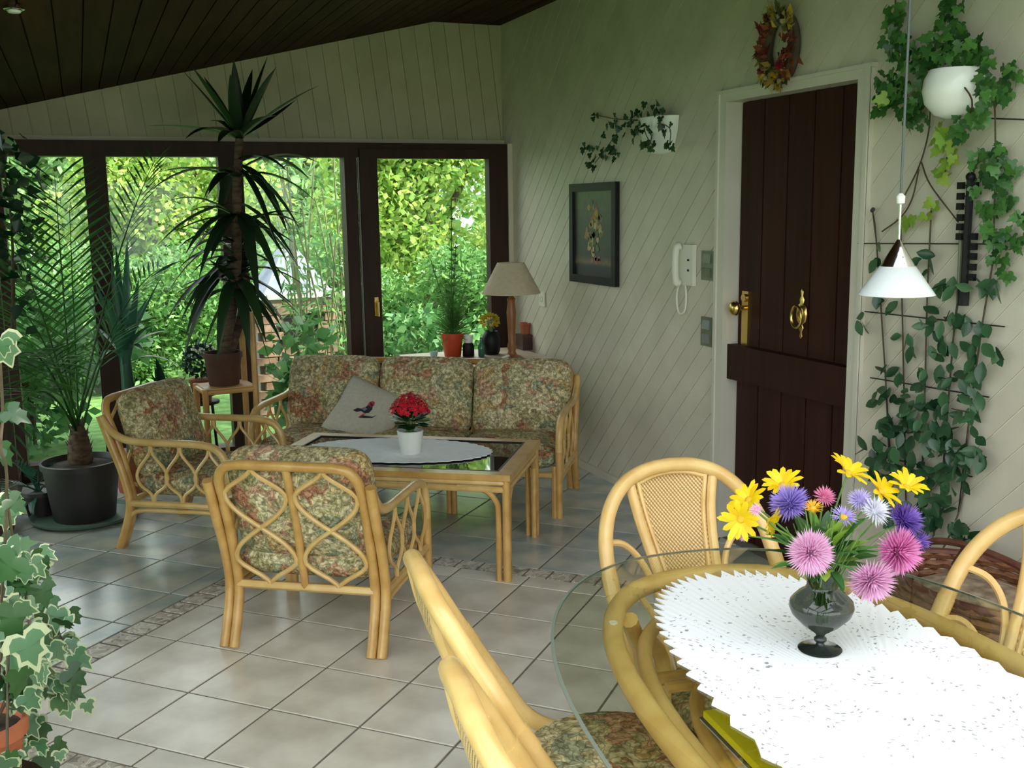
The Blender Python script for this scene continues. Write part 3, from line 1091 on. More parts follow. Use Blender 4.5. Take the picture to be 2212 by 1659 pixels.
sofa = thing('rattan_sofa', 'three seat rattan sofa with floral tapestry cushions, its back to the windows', 'sofa', suite(-0.765, 1.2), rz_back((E2.x, E2.y)))
for sg in (-1, 1):
    side_frame(sofa, sg * 0.835, sg)
back_frame(sofa, 0.80)
panel_lattice(sofa, 0.80, 6)
seat_cushions(sofa, 3, 0.545)
back_cushions(sofa, 3, 0.548)
for x in (-0.27, 0.27):
    ml = MB()
    ml.tube([(x - 0.014, -0.266, 0), (x - 0.014, -0.266, 0.222)], 0.015, 8)
    ml.tube([(x + 0.014, -0.266, 0), (x + 0.014, -0.266, 0.222)], 0.015, 8)
    ml.build('middle_leg', M['rattan'], sofa)

# ------------------------------------------------------------------ coffee table
ct = thing('coffee_table', 'low rattan coffee table with dark framed glass top in front of the sofa', 'table', suite(-0.55, 0.32), math.atan2(E1.y, E1.x))
hl, hw = 0.575, 0.342
for a in (-1, 1):
    for b in (-1, 1):
        lg = MB()
        x, y = a * (hl - 0.022), b * (hw - 0.022)
        lg.tube([(x, y, 0), (x, y, 0.455)], 0.018, 10)
        lg.tube(spline([(x - a * 0.036, y, 0), (x - a * 0.036, y, 0.28), (x - a * 0.045, y, 0.345), (x - a * 0.09, y, 0.392), (x - a * 0.16, y, 0.398)], 5), 0.013, 9)
        lg.tube(spline([(x, y - b * 0.034, 0), (x, y - b * 0.034, 0.30), (x, y - b * 0.05, 0.36), (x, y - b * 0.09, 0.39), (x, y - b * 0.14, 0.398)], 5), 0.013, 9)
        lg.build('leg', M['rattan'], ct)
for b in (-1, 1):
    r = MB()
    r.tube([(-hl + 0.02, b * (hw - 0.02), 0.428), (hl - 0.02, b * (hw - 0.02), 0.428)], 0.014, 9)
    r.tube([(-hl + 0.02, b * (hw - 0.02), 0.398), (hl - 0.02, b * (hw - 0.02), 0.398)], 0.013, 9)
    r.build('long_rail', M['rattan_pale'], ct)
for a in (-1, 1):
    r = MB()
    r.tube([(a * (hl - 0.02), -hw + 0.02, 0.428), (a * (hl - 0.02), hw - 0.02, 0.428)], 0.014, 9)
    r.tube([(a * (hl - 0.02), -hw + 0.02, 0.398), (a * (hl - 0.02), hw - 0.02, 0.398)], 0.013, 9)
    r.build('short_rail', M['rattan_pale'], ct)
tf = MB()
for b in (-1, 1):
    tf.span((-hl, b * hw, 0.440), (hl, b * (hw - 0.062), 0.466))
for a in (-1, 1):
    tf.span((a * hl, -hw + 0.062, 0.440), (a * (hl - 0.062), hw - 0.062, 0.466))
tf.build('top_frame', M['rattan'], ct, 20)
M['dark_glass'] = pmat('dark_table_glass', (0.035, 0.030, 0.022), rough=0.03, spec=0.8)
MB().span((-hl + 0.062, -hw + 0.062, 0.454), (hl - 0.062, hw - 0.062, 0.4625)).build('glass_panel', M['dark_glass'], ct, 20)
de = MB()
for b in (-1, 1):
    de.span((-hl + 0.062, b * (hw - 0.062), 0.452), (hl - 0.062, b * (hw - 0.070), 0.4672))
for a in (-1, 1):
    de.span((a * (hl - 0.062), -hw + 0.062, 0.452), (a * (hl - 0.070), hw - 0.062, 0.4672))
de.build('dark_edging', M['black'], ct, 20)
ZT = 0.4675


def scallop_disc(name, a, b, nsc, amp, mat, thick=0.003, p=2.0, step=4):
    """flat oval cloth with scalloped rim"""
    mb = MB()
    n = nsc * step
    rings = 7
    vs = []
    for q in range(1, rings + 1):
        f = q / rings
        for k in range(n):
            th_ = 2 * PI * k / n
            ph = (k % step) / step
            s_ = 1 + (amp * (1 - abs(2 * ph - 1)) if q == rings else 0)
            cx = math.copysign(abs(math.cos(th_)) ** (2 / p), math.cos(th_))
            cy = math.copysign(abs(math.sin(th_)) ** (2 / p), math.sin(th_))
            vs.append((a * f * s_ * cx, b * f * s_ * cy, thick + 0.0006 * math.sin(k * 1.7 + q)))
    vs.append((0, 0, thick))
    c = len(vs) - 1
    fs = [(c, k, (k + 1) % n) for k in range(n)]
    for q in range(rings - 1):
        for k in range(n):
            l = (k + 1) % n
            fs.append((q * n + k, (q + 1) * n + k, (q + 1) * n + l, q * n + l))
    b0 = len(vs)
    o = (rings - 1) * n
    vs += [(v[0], v[1], 0.0) for v in vs[o:o + n]]
    fs += [(o + k, b0 + k, b0 + (k + 1) % n, o + (k + 1) % n) for k in range(n)]
    mb.add(vs, fs)
    return mb


M['doily'] = pmat('doily_cotton', (0.88, 0.90, 0.94), (0.94, 0.95, 0.97), 30, 0.9, bump=0.3)
dl = scallop_disc('doily', 0.435, 0.235, 40, 0.03, M['doily']).build('doily', M['doily'])
q = suite(-0.585, 0.345, ZT)
dl.location = q
dl.rotation_euler = (0, 0, math.atan2(E1.y, E1.x) + 0.02)
tag(dl, 'oval white doily on the glass coffee table', 'doily')

# red kalanchoe in a white pot
q = suite(-0.50, 0.285, ZT + 0.004)
kal = thing('potted_kalanchoe', 'red flowering plant in a small white pot on the coffee table', 'plant', q)
MB().lathe([(0.044, 0), (0.047, 0.005), (0.060, 0.105), (0.056, 0.107), (0.050, 0.09)], 20).build('pot', M['white_ceramic'], kal)
rk_ = random.Random(3)
lm = MB()
for k in range(60):
    a = rk_.uniform(0, 2 * PI)
    el = rk_.uniform(-0.1, 1.2)
    d = Vector((math.cos(a) * math.cos(el), math.sin(a) * math.cos(el), math.sin(el)))
    p = Vector((0, 0, 0.135)) + d * 0.03
    l = rk_.uniform(0.06, 0.10)
    sd = d.cross(Vector((0, 0, 1))).normalized() * l * 0.38
    up_ = Vector((0, 0, 1))
    vs = [p, p + d * l * .35 + sd, p + d * l * .75 + sd * .9 - up_ * .008, p + d * l - up_ * .012, p + d * l * .75 - sd * .9 - up_ * .008, p + d * l * .35 - sd]
    lm.add(vs, [(0, 1, 2, 3), (0, 3, 4, 5)])
# one leaf hangs over the rim
lm.build('leaves', leaf_mat('kalanchoe_leaf', (0.012, 0.06, 0.015), (0.03, 0.11, 0.03), 0.15, 0.35, True), kal, 0)['kind'] = 'stuff'
fm = MB()
for k in range(230):
    a = rk_.uniform(0, 2 * PI)
    r_ = 0.090 * math.sqrt(rk_.random())
    c = Vector((r_ * math.cos(a), r_ * math.sin(a), 0.200 + 0.075 * (1 - (r_ / 0.090) ** 2) + rk_.uniform(-.012, .006)))
    n_ = (c - Vector((0, 0, 0.14))).normalized()
    x_ = n_.orthogonal().normalized()
    y_ = n_.cross(x_)
    s_ = 0.011
    for w in range(4):
        aa = w * PI / 2 + k
        e = x_ * math.cos(aa) + y_ * math.sin(aa)
        f = n_.cross(e)
        fm.add([c, c + e * s_ * .7 + f * s_ * .5, c + e * s_ * 1.25 + n_ * .003, c + e * s_ * .7 - f * s_ * .5], [(0, 1, 2, 3)])
fm.build('flowers', leaf_mat('red_petal', (0.62, 0.012, 0.03), (0.80, 0.03, 0.06), 0.25, 0.5, True), kal, 0)['kind'] = 'stuff'
sm_ = MB()
for k in range(9):
    a = k * 0.7
    sm_.tube([(0.012 * math.cos(a), 0.012 * math.sin(a), 0.09), (0.04 * math.cos(a), 0.04 * math.sin(a), 0.225)], 0.003, 5)
sm_.build('stems', M['stem_green'], kal)
MB().lathe([(0.052, 0.09), (0.001, 0.095)], 16, cap0=False).build('soil', M['soil'], kal)

# linen cushion with stitched bird
linen = pmat('linen', (0.50, 0.47, 0.38), (0.56, 0.53, 0.44), 60, 0.95, bump=0.15)
cc = at_d(792, 876, 1.0) - CAM_P
sd_ = Vector((0.966, -0.26, 0))
lean = (Vector((0.26, 0.966, 0)) * 0.60 + Vector((0, 0, 0.80))).normalized()
nrm = sd_.cross(lean)
xa = sd_
ang = math.radians(-29)
px_ = xa * math.cos(ang) + lean * math.sin(ang)
py_ = nrm.cross(px_)
pc = suite(-1.17, 1.37, 0.638) + (px_ - py_) * 0.172
pil = thing('bird_cushion', 'square linen cushion with a stitched bird, propped on its corner on the sofa', 'cushion', pc)
Mx = frame_to(px_, py_, nrm, (0, 0, 0))
cm2 = MB()
n = 18
vs = []
for sgn in (1, -1):
    for i in range(n + 1):
        for j in range(n + 1):
            a, b = 2 * i / n - 1, 2 * j / n - 1
            z = 0.062 * ((1 - a ** 4) * (1 - b ** 4)) ** 0.55 * sgn
            pinch = 1 - 0.07 * (1 - abs(a * b))
            vs.append((a * 0.185 * pinch, b * 0.185 * pinch, z))
fs = []
for s_ in range(2):
    o = s_ * (n + 1) ** 2
    for i in range(n):
        for j in range(n):
            f = (o + i * (n + 1) + j, o + (i + 1) * (n + 1) + j, o + (i + 1) * (n + 1) + j + 1, o + i * (n + 1) + j + 1)
            fs.append(f if s_ == 0 else f[::-1])
cm2.add(vs, fs).build('cover', linen, pil, 0, Mx)
# bird motif: flat stitched patches, upright on the cushion face
bx = xa
by = lean
bird = [('dark', [(-.075, .0), (-.05, .012), (-.02, .005), (.0, .02), (.02, .045), (.035, .03), (.03, .0), (.012, -.02), (-.012, -.022), (-.03, -.008), (-.055, -.012)]),
        ('dark', [(-.05, -.045), (-.02, -.034), (.03, -.044), (.055, -.036), (.03, -.052), (-.02, -.05)]),
        ('red', [(.0, .018), (.014, .042), (.032, .052), (.046, .042), (.04, .022), (.022, .014), (.016, .026)]),
        ('red', [(-.045, -.042), (-.022, -.026), (-.004, -.024), (-.02, -.036), (-.034, -.052)]),
        ('grey', [(-.03, .008), (-.012, .016), (.004, .004), (-.012, -.008)])]
bm_ = {'dark': pmat('dark_thread', (0.025, 0.025, 0.04), rough=0.9), 'red': pmat('red_thread', (0.50, 0.04, 0.06), rough=0.9), 'grey': pmat('grey_thread', (0.22, 0.2, 0.24), rough=0.9)}


def pil_z(a, b):
    return 0.062 * (max(0, 1 - a ** 4) * max(0, 1 - b ** 4)) ** 0.55


for kind, poly in bird:
    vs = []
    for (a, b) in poly:
        w = bx * a + by * (b - 0.012)
        la, lb = w.dot(px_), w.dot(py_)
        vs.append(w + nrm * (pil_z(la / 0.18, lb / 0.18) + 0.0035))
    MB().add(vs, [tuple(range(len(vs)))]).build('stitched_motif', bm_[kind], pil, 0)

# ================================================================== DINING GROUP
AX = Vector((math.sin(math.radians(7.5)), math.cos(math.radians(7.5)), 0))   # long axis of the table
AN = Vector((AX.y, -AX.x, 0))
TC = Vector((1.27, 2.06, 0)) - AX * 0.86                                  # centre of the table
RZT = math.atan2(-AX.x, AX.y)
ZG = 0.750
dt = thing('dining_table', 'oval rattan dining table with a glass top, in the right foreground', 'table', (TC.x, TC.y, 0), RZT)


def oval(a, b, n, p=2.3, z=0.0):
    out = []
    for k in range(n):
        t = 2 * PI * k / n
        c, s = math.cos(t), math.sin(t)
        out.append(Vector((math.copysign(abs(c) ** (2 / p), c) * a, math.copysign(abs(s) ** (2 / p), s) * b, z)))
    return out


ga, gb = 0.505, 0.86
N_ = 72
o1 = oval(ga, gb, N_)
o2 = oval(ga - 0.006, gb - 0.006, N_)
gm = MB()
vs = [(p.x, p.y, ZG) for p in o2] + [(p.x, p.y, ZG - 0.005) for p in o2]
gm.add(vs, [tuple(range(N_)), tuple(range(2 * N_ - 1, N_ - 1, -1))], 0)
vs = [(p.x, p.y, ZG) for p in o2] + [(p.x, p.y, ZG - 0.0012) for p in o1] + [(p.x, p.y, ZG - 0.0038) for p in o1] + [(p.x, p.y, ZG - 0.005) for p in o2]
fs = []
for q in range(3):
    fs += [(q * N_ + k, (q + 1) * N_ + k, (q + 1) * N_ + (k + 1) % N_, q * N_ + (k + 1) % N_) for k in range(N_)]
gm.add(vs, fs, 1)
gm.build('glass_top', [M['table_glass'], M['glass_edge']], dt, 30)
ra, rb = 0.362, 0.775
MB().tube(oval(ra, rb, 64, 2.5, ZG - 0.033), 0.021, 12, closed=True).build('top_ring', M['rattan_pale'], dt)
MB().tube(oval(ra - 0.055, rb - 0.09, 64, 2.5, ZG - 0.075), 0.016, 10, closed=True).build('inner_ring', M['rattan_pale'], dt)
for bx_, by_, tx, ty in ((-0.17, 0.67, -0.235, 0.60), (0.265, 0.49, 0.285, 0.52), (-0.22, -0.52, -0.27, -0.56), (0.22, -0.52, 0.27, -0.56)):
    lg = MB()
    lg.tube(spline([(bx_ * 1.05, by_ * 1.02, 0), (bx_, by_, 0.30), (bx_ * 1.02, by_, 0.56), (tx, ty, ZG - 0.045)], 5), 0.019, 10)
    lg.tube(spline([(bx_ * 0.84, by_ * 1.0, 0), (bx_ * 0.80, by_ * 0.98, 0.30), (bx_ * 0.80, by_ * 0.97, 0.56), (tx * 0.84, ty * 0.98, ZG - 0.085)], 5), 0.017, 10)
    lg.build('leg', M['rattan_pale'], dt)
# low shelf of canes that carries the magazines
ZS = 0.615
sh = MB()
sh.tube(oval(0.235, 0.50, 48, 2.6, ZS), 0.015, 10, closed=True)
for x in (-0.12, 0.12):
    sh.tube([(x, -0.47, ZS), (x, 0.47, ZS)], 0.012, 8)
for y in (-0.46, -0.23, 0.0, 0.23, 0.46):
    sh.tube([(-0.21, y, ZS), (0.21, y, ZS)], 0.012, 8)
sh.build('shelf', M['rattan'], dt)
for b in (-1, 1):
    MB().tube([(-0.24, b * 0.50, ZS), (0.24, b * 0.50, ZS)], 0.014, 9).build('cross_bar', M['rattan'], dt)
for a, b in ((-0.30, 0.52), (0.30, 0.52), (-0.30, -0.52), (0.30, -0.52)):
    MB().lathe([(0.009, -0.0125), (0.009, -0.0102)], 12, (a, b, ZG)).build('glass_pad', M['white_plastic'], dt)


def tl(x, y, z):
    return TC + AN * x + AX * y + Vector((0, 0, z))


# lace cloth
def lace_mat():
    m, nt, b = base_mat('white_lace')
    L = nt.links.new
    tc = N(nt, 'ShaderNodeTexCoord')
    v = N(nt, 'ShaderNodeTexVoronoi', i_Scale=9.0)
    L(tc.outputs['Object'], v.inputs['Vector'])
    # rosettes of little eyelets
    w = N(nt, 'ShaderNodeMath', operation='SINE')
    ml_ = N(nt, 'ShaderNodeMath', operation='MULTIPLY', i_1=95.0)
    L(v.outputs['Distance'], ml_.inputs[0])
    L(ml_.outputs[0], w.inputs[0])
    v2 = N(nt, 'ShaderNodeTexVoronoi', i_Scale=75.0)
    L(tc.outputs['Object'], v2.inputs['Vector'])
    r1 = ramp(nt, [(0.35, (0, 0, 0)), (0.6, (1, 1, 1))])
    L(w.outputs[0], r1.inputs[0])
    r2 = ramp(nt, [(0.26, (1, 1, 1)), (0.36, (0, 0, 0))])
    L(v2.outputs['Distance'], r2.inputs[0])
    nz = N(nt, 'ShaderNodeTexNoise', i_Scale=9.0)
    L(tc.outputs['Object'], nz.inputs['Vector'])
    r3 = ramp(nt, [(0.42, (0, 0, 0)), (0.52, (1, 1, 1))])
    L(nz.outputs[0], r3.inputs[0])
    a1 = N(nt, 'ShaderNodeMath', operation='MULTIPLY')
    L(r1.outputs[0], a1.inputs[0])
    L(r2.outputs[0], a1.inputs[1])
    a2 = N(nt, 'ShaderNodeMath', operation='MULTIPLY')
    L(a1.outputs[0], a2.inputs[0])
    L(r3.outputs[0], a2.inputs[1])
    mx = N(nt, 'ShaderNodeMix', data_type='RGBA')
    mx.inputs[6].default_value = (0.84, 0.86, 0.88, 1)
    mx.inputs[7].default_value = (0.30, 0.30, 0.30, 1)
    L(a2.outputs[0], mx.inputs[0])
    L(mx.outputs[2], b.inputs['Base Color'])
    b.inputs['Roughness'].default_value = 0.85
    return m


M['lace'] = lace_mat()
ca, cb = 0.262, 0.655
lc = scallop_disc('lace', ca, cb, 84, 0.06, M['lace'], 0.0035, 2.5).build('lace_tablecloth', M['lace'])
lc.location = (TC.x, TC.y, ZG + 0.0004)
lc.rotation_euler = (0, 0, RZT)
tag(lc, 'long white lace cloth with a jagged edge on the glass dining table', 'tablecloth')

# magazines on the shelf under the glass
q = at_z(1600, 1600, ZS + 0.03)
yel = pmat('yellow_cover', (0.94, 0.80, 0.0), (0.97, 0.86, 0.02), 9, 0.6)
yb = thing('yellow_book', 'bright yellow book lying on the shelf under the dining table glass', 'book', (q.x + 0.075, q.y - 0.035, ZS + 0.0215), RZT + 0.02)
MB().span((-0.095, -0.135, 0), (0.085, 0.135, 0.002)).build('back_cover', yel, yb, 20)
MB().span((-0.090, -0.132, 0.002), (0.084, 0.132, 0.012)).build('pages', pmat('paper', (0.75, 0.74, 0.70), rough=0.8), yb, 20)
MB().span((-0.095, -0.135, 0.012), (0.085, 0.135, 0.014)).build('cover', yel, yb, 20)
MB().span((-0.096, -0.135, 0.001), (-0.0905, 0.135, 0.013)).build('spine', yel, yb, 20)
mg = thing('magazine', 'thin dark blue magazine lying beneath the yellow book on the shelf', 'magazine', (q.x + 0.075, q.y - 0.035, ZS + 0.0155), RZT + 0.02)
MB().span((-0.100, -0.140, 0), (0.100, 0.140, 0.004)).build('pages', pmat('paper_2', (0.62, 0.64, 0.68), rough=0.6), mg, 20)
MB().span((-0.101, -0.141, 0.004), (0.101, 0.141, 0.0055)).build('cover', pmat('blue_cover', (0.05, 0.07, 0.12), rough=0.35), mg, 20)


# ------------------------------------------------------------------ dining chairs
def dining_chair(label, loc, rz):
    t = thing('dining_chair', label, 'chair', loc, rz, 'rattan dining chairs')
    # origin on the floor under the back rest; local -y is forward
    half = [(0.0, 0.0, 0.905), (0.068, -0.001, 0.898), (0.138, -0.014, 0.872), (0.192, -0.044, 0.820), (0.222, -0.082, 0.755), (0.232, -0.122, 0.685), (0.233, -0.168, 0.610), (0.231, -0.220, 0.528), (0.226, -0.262, 0.466), (0.217, -0.318, 0.430), (0.200, -0.392, 0.418)]
    R = spline(half, 5)
    Lf = [Vector((-p.x, p.y, p.z)) for p in reversed(R)]
    MB().tube(Lf + R[1:], 0.0185, 11).build('hoop', M['rattan_pale'], t)
    # back posts and woven panel
    def post(s):
        return [(s * 0.122, -0.006, 0.878), (s * 0.103, -0.030, 0.78), (s * 0.084, -0.092, 0.66), (s * 0.070, -0.168, 0.54), (s * 0.070, -0.235, 0.42)]
    for s in (-1, 1):
        pp = MB()
        pp.tube(spline(post(s), 5), 0.0135, 9)
        pp.tube(spline([(p[0] - s * 0.022, p[1], p[2] + (0.006 if i == 0 else 0)) for i, p in enumerate(post(s))], 5), 0.006, 7)
        pp.build('back_post', M['rattan_pale'], t)
    wv = MB()
    A_ = spline(post(1), 6)
    nr = len(A_)
    nc = 6
    vs = []
    for p in A_:
        for c in range(nc + 1):
            f = 2 * c / nc - 1
            bulge = 0.012 * (1 - f * f)
            arch = 0.018 * (1 - f * f) if p is A_[0] else 0
            vs.append((p.x * f * 0.86, p.y + bulge, p.z + arch))
    fs = []
    for r in range(nr - 1):
        for c in range(nc):
            a = r * (nc + 1) + c
            fs.append((a, a + 1, a + nc + 2, a + nc + 1))
    b0 = len(vs)
    vs2 = vs + [(v[0], v[1] + 0.004, v[2]) for v in vs]
    fs2 = fs + [tuple(i + b0 for i in reversed(f)) for f in fs]
    wv.add(vs2, fs2)
    wv.build('woven_panel', M['cane'], t, 0)
    top = MB()
    top.tube(spline([(-0.095, -0.006, 0.868), (-0.05, -0.002, 0.882), (0, -0.001, 0.887), (0.05, -0.002, 0.882), (0.095, -0.006, 0.868)], 4), 0.007, 7)
    top.build('panel_rim', M['rattan_pale'], t)
    for s in (-1, 1):
        ar = MB()
        ar.tube(spline([(s * 0.222, -0.086, 0.750), (s * 0.168, -0.070, 0.735), (s * 0.124, -0.078, 0.690), (s * 0.098, -0.112, 0.62), (s * 0.088, -0.175, 0.52), (s * 0.088, -0.235, 0.42)], 5), 0.0085, 8)
        ar.tube(spline([(s * 0.232, -0.152, 0.635), (s * 0.190, -0.130, 0.642), (s * 0.150, -0.130, 0.615), (s * 0.118, -0.160, 0.55), (s * 0.108, -0.235, 0.42)], 5), 0.0085, 8)
        ar.build('side_arc', M['rattan_pale'], t)
    for s in (-1, 1):
        MB().tube([Vector((s * 0.2322, -0.124, 0.682)), Vector((s * 0.2332, -0.150, 0.640))], 0.0200, 11).build('cane_binding', M['rattan_pale'], t)
    # seat
    sr = MB()
    ring = [(0.205 * math.cos(a) * (1 if True else 1), -0.390 + 0.205 * math.sin(a), 0.405) for a in np.linspace(0, 2 * PI, 36, endpoint=False)]
    sr.tube(ring, 0.016, 9, closed=True)
    sr.build('seat_ring', M['rattan'], t)
    MB().lathe([(0.195, 0.0), (0.195, 0.012)], 30, (0, -0.390, 0.400)).build('seat_board', M['rattan'], t)
    MB().lathe([(0.02, 0.0), (0.185, 0.004), (0.203, 0.02), (0.205, 0.035), (0.190, 0.052), (0.12, 0.062), (0.02, 0.064)], 32, (0, -0.390, 0.415)).build('seat_cushion', M['floral'], t, 0)
    for s in (-1, 1):
        l1 = MB()
        l1.tube(spline([(s * 0.205, -0.170, 0.0), (s * 0.178, -0.215, 0.2), (s * 0.152, -0.285, 0.40)], 5), 0.017, 10)
        l1.build('rear_leg', M['rattan'], t)
        l2 = MB()
        l2.tube(spline([(s * 0.200, -0.590, 0.0), (s * 0.180, -0.560, 0.2), (s * 0.150, -0.525, 0.41)], 5), 0.017, 10)
        l2.build('front_leg', M['rattan'], t)
    sb = MB()
    rr = [(0.178 * math.cos(a), -0.375 + 0.20 * math.sin(a), 0.19) for a in np.linspace(0, 2 * PI, 30, endpoint=False)]
    sb.tube(rr, 0.010, 8, closed=True)
    sb.build('stretcher_ring', M['rattan'], t)
    return t


def cane_mat():
    m, nt, b = base_mat('woven_cane')
    L = nt.links.new
    tc = N(nt, 'ShaderNodeTexCoord')
    w1 = N(nt, 'ShaderNodeTexWave', i_Scale=42.0)
    w2 = N(nt, 'ShaderNodeTexWave', i_Scale=42.0)
    mp1 = N(nt, 'ShaderNodeMapping', i_Rotation=(0, math.radians(38), 0))
    mp2 = N(nt, 'ShaderNodeMapping', i_Rotation=(0, math.radians(-52), 0))
    for mp, w in ((mp1, w1), (mp2, w2)):
        L(tc.outputs['Object'], mp.inputs[0])
        L(mp.outputs[0], w.inputs[0])
    mu = N(nt, 'ShaderNodeMath', operation='MULTIPLY')
    L(w1.outputs['Fac'], mu.inputs[0])
    ad = N(nt, 'ShaderNodeMath', operation='ADD', i_1=0.35)
    L(w2.outputs['Fac'], ad.inputs[0])
    L(ad.outputs[0], mu.inputs[1])
    rp = ramp(nt, [(0.10, (0.30, 0.16, 0.05)), (0.40, (0.68, 0.46, 0.20)), (0.9, (0.80, 0.60, 0.30))])
    L(mu.outputs[0], rp.inputs[0])
    L(rp.outputs[0], b.inputs['Base Color'])
    bp = N(nt, 'ShaderNodeBump', i_Strength=0.5, i_Distance=0.003)
    L(mu.outputs[0], bp.inputs['Height'])
    L(bp.outputs[0], b.inputs['Normal'])
    b.inputs['Roughness'].default_value = 0.5
    return m


M['cane'] = cane_mat()
chair_c = dining_chair('rattan dining chair with woven back at the far end of the table, before the door', (1.355, 2.262, 0), rz_back((0.03, 1.0)))
dq = Vector((0.533, 1.785, 0))
chair_d = copy_thing(chair_c, dq, rz_back((-AN.x, -AN.y)), 'rattan dining chair on the left side of the table, second from the camera')
chair_e = copy_thing(chair_c, (0.439, 1.283, 0), rz_back((-AN.x, -AN.y)), 'rattan dining chair on the left side of the table, nearest the camera and cut off')
chair_f = copy_thing(chair_c, (1.905, 1.50, 0), rz_back((0.985, 0.17)), 'rattan dining chair at the right edge, in front of the wicker basket')
# ================================================================== PLANTS INDOORS
rp = random.Random(17)


def strap(base, tip, width, sag=0.12, up=Vector((0, 0, 1)), n=7, fold=0.25, bend=None):
    """long sword leaf from base to tip, arching; returns MB"""
    base, tip = Vector(base), Vector(tip)
    L = (tip - base).length
    mid = (base + tip) / 2 + up * (sag * L)
    if bend is not None:
        mid = mid + Vector(bend)
    mb = MB()
    vs = []
    pts = []
    for k in range(n + 1):
        t = k / n
        pts.append(base * (1 - t) ** 2 + mid * (2 * t * (1 - t)) + tip * t * t)
    for k, p in enumerate(pts):
        t = k / n
        d = (pts[min(k + 1, n)] - pts[max(k - 1, 0)]).normalized()
        s = d.cross(up)
        if s.length < 0.05:
            s = d.cross(Vector((0, 1, 0)))
        s.normalize()
        nn = s.cross(d)
        w = width * 0.5 * (min(1.0, 0.45 + t * 2.2) if t < 0.3 else max(0.02, 1 - ((t - 0.3) / 0.7) ** 2.2))
        vs += [p - s * w + nn * w * fold, p - nn * w * fold * 0.3, p + s * w + nn * w * fold]
    fs = []
    for k in range(n):
        a = k * 3
        fs += [(a, a + 1, a + 4, a + 3), (a + 1, a + 2, a + 5, a + 4)]
    return mb.add(vs, fs)


def place(t, p):
    """world point into thing t (no rotation on plants)"""
    return Vector(p) - t.location


# ---- yucca on its bamboo stand
YU = 5.85
q = at_y(487, 830, YU)
zs = q.z
SX, SY = q.x, YU
stand = thing('bamboo_plant_stand', 'bamboo plant stand with one side taller, between armchair and sofa, under the yucca', 'plant stand', (SX, SY, 0), 0.1)
for a in (-1, 1):
    for b in (-1, 1):
        h = zs - 0.0 if a < 0 else zs + 0.40
        MB().tube([(a * 0.135, b * 0.12, 0), (a * 0.135, b * 0.12, h)], 0.017, 9).build('leg', M['bamboo'], stand)
for zz, nm in ((zs - 0.02, 'top_rail'), (0.12, 'low_rail')):
    for a in (-1, 1):
        MB().tube([(-0.135, a * 0.12, zz), (0.135, a * 0.12, zz)], 0.014, 8).build(nm, M['bamboo'], stand)
        MB().tube([(a * 0.135, -0.12, zz), (a * 0.135, 0.12, zz)], 0.014, 8).build(nm, M['bamboo'], stand)
MB().span((-0.135, -0.12, zs - 0.012), (0.135, 0.12, zs)).build('tray', M['bamboo'], stand, 20)
MB().tube([(0.135, -0.12, zs + 0.36), (0.135, 0.12, zs + 0.36)], 0.013, 8).build('high_rail', M['bamboo'], stand)
yu = thing('yucca', 'tall dark yucca palm with sword leaves reaching the ceiling, on a bamboo stand', 'plant', (SX - 0.005, SY, zs))
MB().lathe([(0.078, 0.0), (0.082, 0.005), (0.10, 0.15), (0.106, 0.15), (0.106, 0.18), (0.098, 0.18), (0.092, 0.15)], 20).build('pot', M['shaded_terracotta'], yu)
MB().lathe([(0.096, 0.155), (0.001, 0.162)], 18, cap0=False).build('soil', M['soil'], yu)
top = at_y(517, 300, YU) - yu.location
mid = at_y(512, 420, YU) - yu.location
low = at_y(508, 600, YU + 0.02) - yu.location
MB().tube(spline([(0.0, 0, 0.15), low, mid, top], 6), [0.036 - 0.014 * k / 18 for k in range(19)], 10).build('stem', M['bark'], yu)
MB().tube(spline([(0.035, 0.03, 0.15), low + Vector((0.05, 0.05, -0.15)), low + Vector((0.06, 0.04, 0.02))], 5), 0.026, 9).build('stem', M['bark'], yu)


def crown(tips, origin, w=0.045, sag=0.1, spread=0.0, mat='yucca'):
    for (px, py, dy, sg_) in tips:
        tip = at_y(px, py, YU + dy) - yu.location
        o = origin + Vector((rp.uniform(-.012, .012), rp.uniform(-.012, .012), rp.uniform(-spread, spread)))
        strap(o, tip, w * rp.uniform(0.85, 1.2), sg_).build('leaf', M[mat], yu, 0)


crown([(392, 150, .10, .03), (412, 140, -.15, .03), (440, 165, .2, .05), (505, 128, .0, .0), (497, 160, -.2, .02), (578, 122, .05, .02), (597, 145, -.2, .10), (692, 183, .0, .08), (640, 215, .25, -.05),
       (316, 272, .0, .10), (400, 300, -.3, .25), (455, 262, .3, .2), (545, 150, .3, .05), (600, 250, -.35, .15), (560, 300, .35, .2), (470, 310, -.35, .25)], top, 0.060)
crown([(342, 372, .1, .18), (318, 418, -.1, .30), (450, 420, -.25, .35), (690, 352, .1, .25), (620, 370, -.25, .3), (685, 438, .0, .30), (672, 390, .25, .3), (640, 520, -.1, .22), (622, 505, .2, .3), (590, 440, -.3, .35), (650, 500, .1, .28), (600, 540, -.15, .3), (470, 500, .3, .35), (440, 430, .15, .3)], (top + mid) / 2 + Vector((0, 0, -0.02)), 0.066, 0.2, 0.05)
crown([(370, 505, .1, .15), (400, 550, -.2, .3), (340, 530, .2, .2), (640, 565, .1, .2), (660, 600, -.1, .25), (612, 640, -.25, .3), (430, 600, -.3, .35), (590, 560, .25, .1), (560, 660, -.3, .4)], mid + Vector((0, 0, -0.10)), 0.064, 0.2, 0.06)
